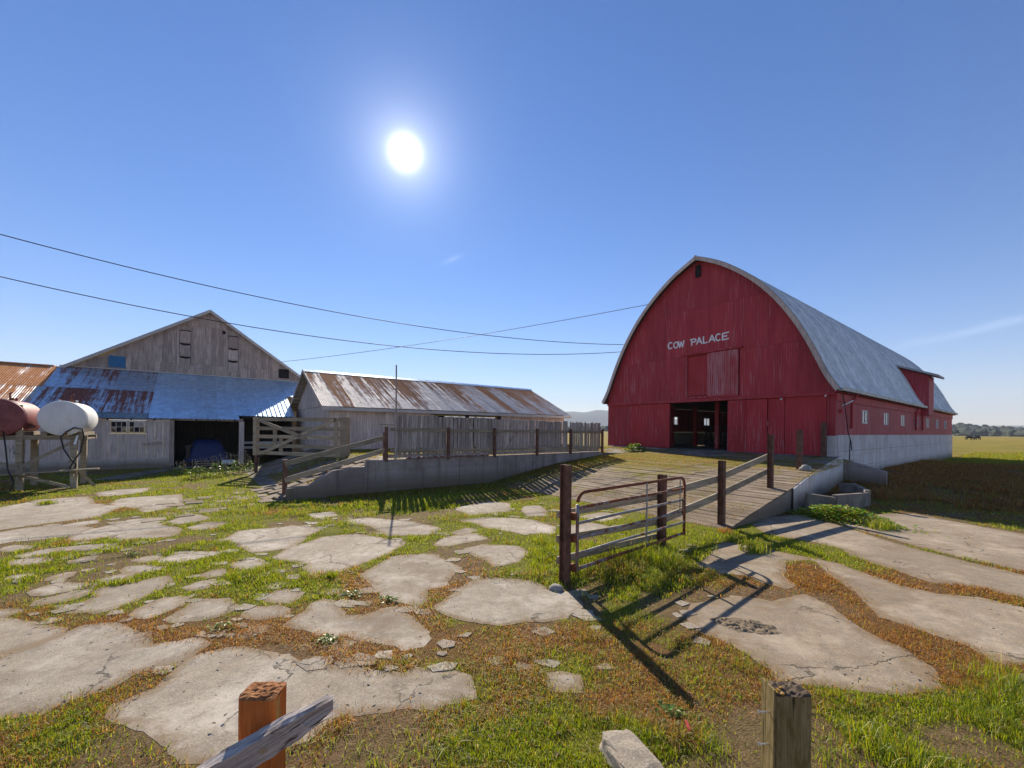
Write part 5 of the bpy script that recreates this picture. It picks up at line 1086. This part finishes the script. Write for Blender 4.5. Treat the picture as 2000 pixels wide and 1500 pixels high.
P_ = np.concatenate([s[0] for s in sets]); blades('grass', P_, np.concatenate([s[1] for s in sets]), np.concatenate([s[2] for s in sets]), np.concatenate([s[3] for s in sets]), np.concatenate([s[4] for s in sets]), 'short green and rust-brown grass growing between the broken slabs')
# moss and grass on ramp and raised yard
n = 80000; u = rng.uniform(8.9, 19.5, n); v = rng.uniform(4.3, 13.0, n); m_ = fbm(u, v, .5) + .28*np.clip((v-9)/4, 0, 1) + .12*np.clip((u-13)/4, 0, 1); ok = m_ > .57+.1*rng.uniform(-1, 1, n); u, v = u[ok], v[ok]
n2 = 42000; u2 = rng.uniform(2.2, 20, n2); v2 = rng.uniform(13.4, 20.6, n2); ok = fbm(u2, v2, .6) > .42; u2, v2 = u2[ok], v2[ok]
n3 = 16000; u3 = rng.uniform(3, 15.4, n3); v3 = 13.05-np.abs(rng.normal(0, .55, n3)); 
zz = np.array([rampz(a) if a > 8.6 else 0 for a in u] + [yardz(a)-.03 for a in u2] + [max(0, rampz(a)) if a > 8.6 else 0 for a in u3]); ua = np.concatenate([u, u2, u3]); va = np.concatenate([v, v2, v3]); n = len(ua)
Pm = np.stack([ua*CU-va*SU, ua*SU+va*CU, zz], 1); dr = np.clip(.45+1.3*(fbm(ua, va, .8)-.5), 0, 1); Cm = colors(dr, n); mossc = np.array([.20,.16,.015]); Cm = np.where((rng.uniform(0, 1, n) < .5)[:,None], mossc*rng.uniform(.6, 1.2, (n, 1)), Cm)
hm = np.where(np.arange(n) < len(u), .018, .05)*rng.uniform(.5, 1.6, n); blades('moss_and_grass', Pm, hm, np.where(np.arange(n) < len(u), .011, .02), Cm, .8, 'moss and short grass on the ramp and raised yard')
# coarse dry growth on the shaded bank and pasture edge
n = 90000; Y = rng.uniform(11, 46, n); X = Y*rng.uniform(.78, 1.34, n); uu_ = X*CU+Y*SU; vv_ = -X*SU+Y*CU; ok = (vv_ < 5.0) & (uu_ > 15.5) & (fbm(X, Y, .35) > .40) & ~onslab(np.clip(X, MX0, MX1-.1), np.clip(Y, MY0, MY1-.1)) ; X, Y = X[ok], Y[ok]; n = len(X)
zz = np.array([bank(a, b-6+0) if False else 0 for a, b in zip(X, Y)]); 
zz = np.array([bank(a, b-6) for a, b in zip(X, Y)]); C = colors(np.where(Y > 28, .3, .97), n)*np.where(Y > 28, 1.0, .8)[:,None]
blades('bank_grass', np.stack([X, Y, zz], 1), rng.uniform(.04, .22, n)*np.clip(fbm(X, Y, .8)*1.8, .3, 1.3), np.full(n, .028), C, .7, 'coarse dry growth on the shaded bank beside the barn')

def leaves(name, label, cat, x, y, z, n, sx, sy, h, size, c1, c2, rot=0, stems=0, group=None, flower=None):
    r = root(name, label, cat, 0, 0, z, rot=rot, xy=(x, y), group=group); q = np.random.default_rng(int(abs(x*131+y*77)))
    pos = np.stack([q.normal(0, .42, n)*sx, q.normal(0, .42, n)*sy, np.zeros(n)], 1); rad = np.clip(1-(pos[:,0]/sx)**2-(pos[:,1]/sy)**2, .12, 1); pos[:,2] = rad*h*q.uniform(.15, 1, n)
    V = []; F = []; C = []
    for i in range(n):
        a = q.uniform(0, 6.28); d = Vector((math.cos(a), math.sin(a), q.uniform(-.2, .7))).normalized(); s = d.cross(Vector((0,0,1))).normalized(); s = (s + Vector((0,0,q.uniform(-.5,.5)))).normalized(); L_ = size*q.uniform(.6, 1.4); w = L_*.33; p = Vector(pos[i]); b = len(V)
        V += [p, p+d*L_*.5+s*w, p+d*L_*.5-s*w, p+d*L_-Vector((0,0,L_*.2))]; F += [(b, b+1, b+3), (b, b+3, b+2)]; c = [c1[k_]+(c2[k_]-c1[k_])*q.random() for k_ in range(3)]; C += [c]*4
    me = bpy.data.meshes.new('foliage'); me.from_pydata([tuple(v) for v in V], [], F); at = me.color_attributes.new('tone', 'FLOAT_COLOR', 'POINT'); at.data.foreach_set('color', np.concatenate([np.array(C), np.ones((len(C), 1))], 1).astype(np.float32).reshape(-1)); link('foliage', me, LEAF, r)
    if stems:
        mb = MB(); fb = MB()
        for i in range(stems):
            a = Vector((q.normal(0,.3)*sx, q.normal(0,.3)*sy, 0)); t = a + Vector((q.normal(0,.1), q.normal(0,.1), h*q.uniform(.9, 1.7))); mb.tube([a, a.lerp(t,.5)+Vector((.02,0,0)), t], .006, 4)
            if flower: 
                for k_ in range(5): p = t + Vector((q.normal(0,.05), q.normal(0,.05), -abs(q.normal(0,.08)))); crown_mesh(fb, p, .010, .012, k_, 1)
        build('stems', mb, RAILW, r)
        if flower: build('flowers', fb, flower, r)
    return r
LG1, LG2 = (.06,.13,.012), (.17,.24,.03)
p = guv(1585, 1008); p = G(12.25, 3.0); leaves('ivy_hedge', 'low mat of bright round-leaved ivy beside the trough', 'ivy', p.x, p.y, 0, 2200, .50, 1.15, .36, .08, (.10,.19,.015), (.32,.38,.05), rot=TH)
p = G(18.2, 13.15); leaves('dock_plant', 'clump of broad-leaved weeds where the ramp meets the fence end', 'weed', p.x, p.y, 1.0, 260, .75, .5, .42, .17, LG1, LG2, rot=TH)
pf = make_flat('pale_seed_heads', (.42,.36,.28), .9)
for i, (px, py, s) in enumerate(((385, 935, 1.0), (425, 930, 1.2), (462, 925, 1.3), (490, 920, 1.0), (352, 928, .8))):
    x, y = gxy(px, py); leaves('flowering_weed', ['knee-high weed with pale seed heads, leftmost but one before the dark bay', 'pale-headed weed in the middle of the row before the dark bay', 'tallest pale-headed weed before the wooden stock gate', 'pale-headed weed right against the stock gate leg', 'leftmost small pale-headed weed before the dark bay'][i], 'weed', x, y, 0, int(150*s), .55*s, .35*s, .5*s, .10, LG1, LG2, stems=int(9*s), flower=pf, group='weeds before the bay')
for px, py, lab, s in ((1718, 1032, 'green tuft at the edge of the barn shadow', 1.0), (1472, 1078, 'grass tuft on the slab right of the ramp foot', .8), (1965, 1340, 'tall bright grass tuft at the right edge of the picture', .9), (1745, 1478, 'dark leafy weed tuft in the bottom right grass', .8), (645, 1128, 'small tuft beside the pole shadow tip', .3), (90, 985, 'lone grass tuft on the far left slab', .6), (1415, 1040, 'dry pale tuft at the foot of the ramp corner post', .5)):
    x, y = gxy(px, py); n = int(420*s); a = np.clip(rng.normal(0, .14*s, (n, 2)), -.25*s, .25*s); d_ = .95 if 'dry' in lab else .05
    me_o = blades('grass_tuft', np.stack([a[:,0], a[:,1], np.zeros(n)], 1), rng.uniform(.08, .26, n)*max(.5, s), np.full(n, .008 if y > 4 else .005), colors(np.full(n, d_), n), .7); del me_o['kind']; me_o.location = (x, y, .01); tag(me_o, lab, 'grass tuft')
for px, py, lab in ((690, 1162, 'pale rosette weed in the brown patch left of centre'), (760, 1172, 'green rosette weed between two slabs near the centre'), (640, 1255, 'leafy weed in the brown grass before the large slab'), (255, 1085, 'dark-leaved weed in the left grass'), (430, 1228, 'small bright weed on the brown strip left of centre'), (1310, 1400, 'grassy weed with pale leaves left of the nailed post')):
    x, y = gxy(px, py); leaves('rosette_weed', lab, 'weed', x, y, 0, 60, .15, .12, .06, .045, (.08,.14,.02), (.17,.23,.04))
# dead leaves and chips on the slabs
mb = MB()
for i in range(420):
    y = 2.5*(14/2.5)**random.random(); x = random.uniform(-1.3, 1.3)*y; a = random.random()*6.3; s = random.uniform(.006, .02)*(1+.08*y); z = .036
    c, s_ = math.cos(a)*s, math.sin(a)*s; mb.add([(x-c, y-s_, z), (x+s_*.5, y-c*.5, z+.004), (x+c, y+s_, z), (x-s_*.5, y+c*.5, z+.006)], [(0,1,2,3)])
ch = build('leaf_litter', mb, make_flat('dead_leaf_chips', (.11,.075,.045), .9, 0, .5, 3)); ch['kind'] = 'stuff'; ch['category'] = 'litter'; ch['label'] = 'scattered dead leaf scraps on the concrete'

# ------------------------------------------------------------------ air
hz = build('haze', MB().box(-4600, 4600, -1200, 4600, -8, 320), None); hz['kind'] = 'stuff'
hm_ = bpy.data.materials.new('haze_air'); hm_.use_nodes = True; t = hm_.node_tree; t.nodes.clear(); o_ = t.nodes.new('ShaderNodeOutputMaterial'); pv_ = t.nodes.new('ShaderNodeVolumePrincipled')
pv_.inputs['Color'].default_value = (.80,.88,1.0,1); pv_.inputs['Density'].default_value = 2.2e-4; pv_.inputs['Anisotropy'].default_value = 0.0; t.links.new(pv_.outputs[0], o_.inputs['Volume']); hz.data.materials.append(hm_)
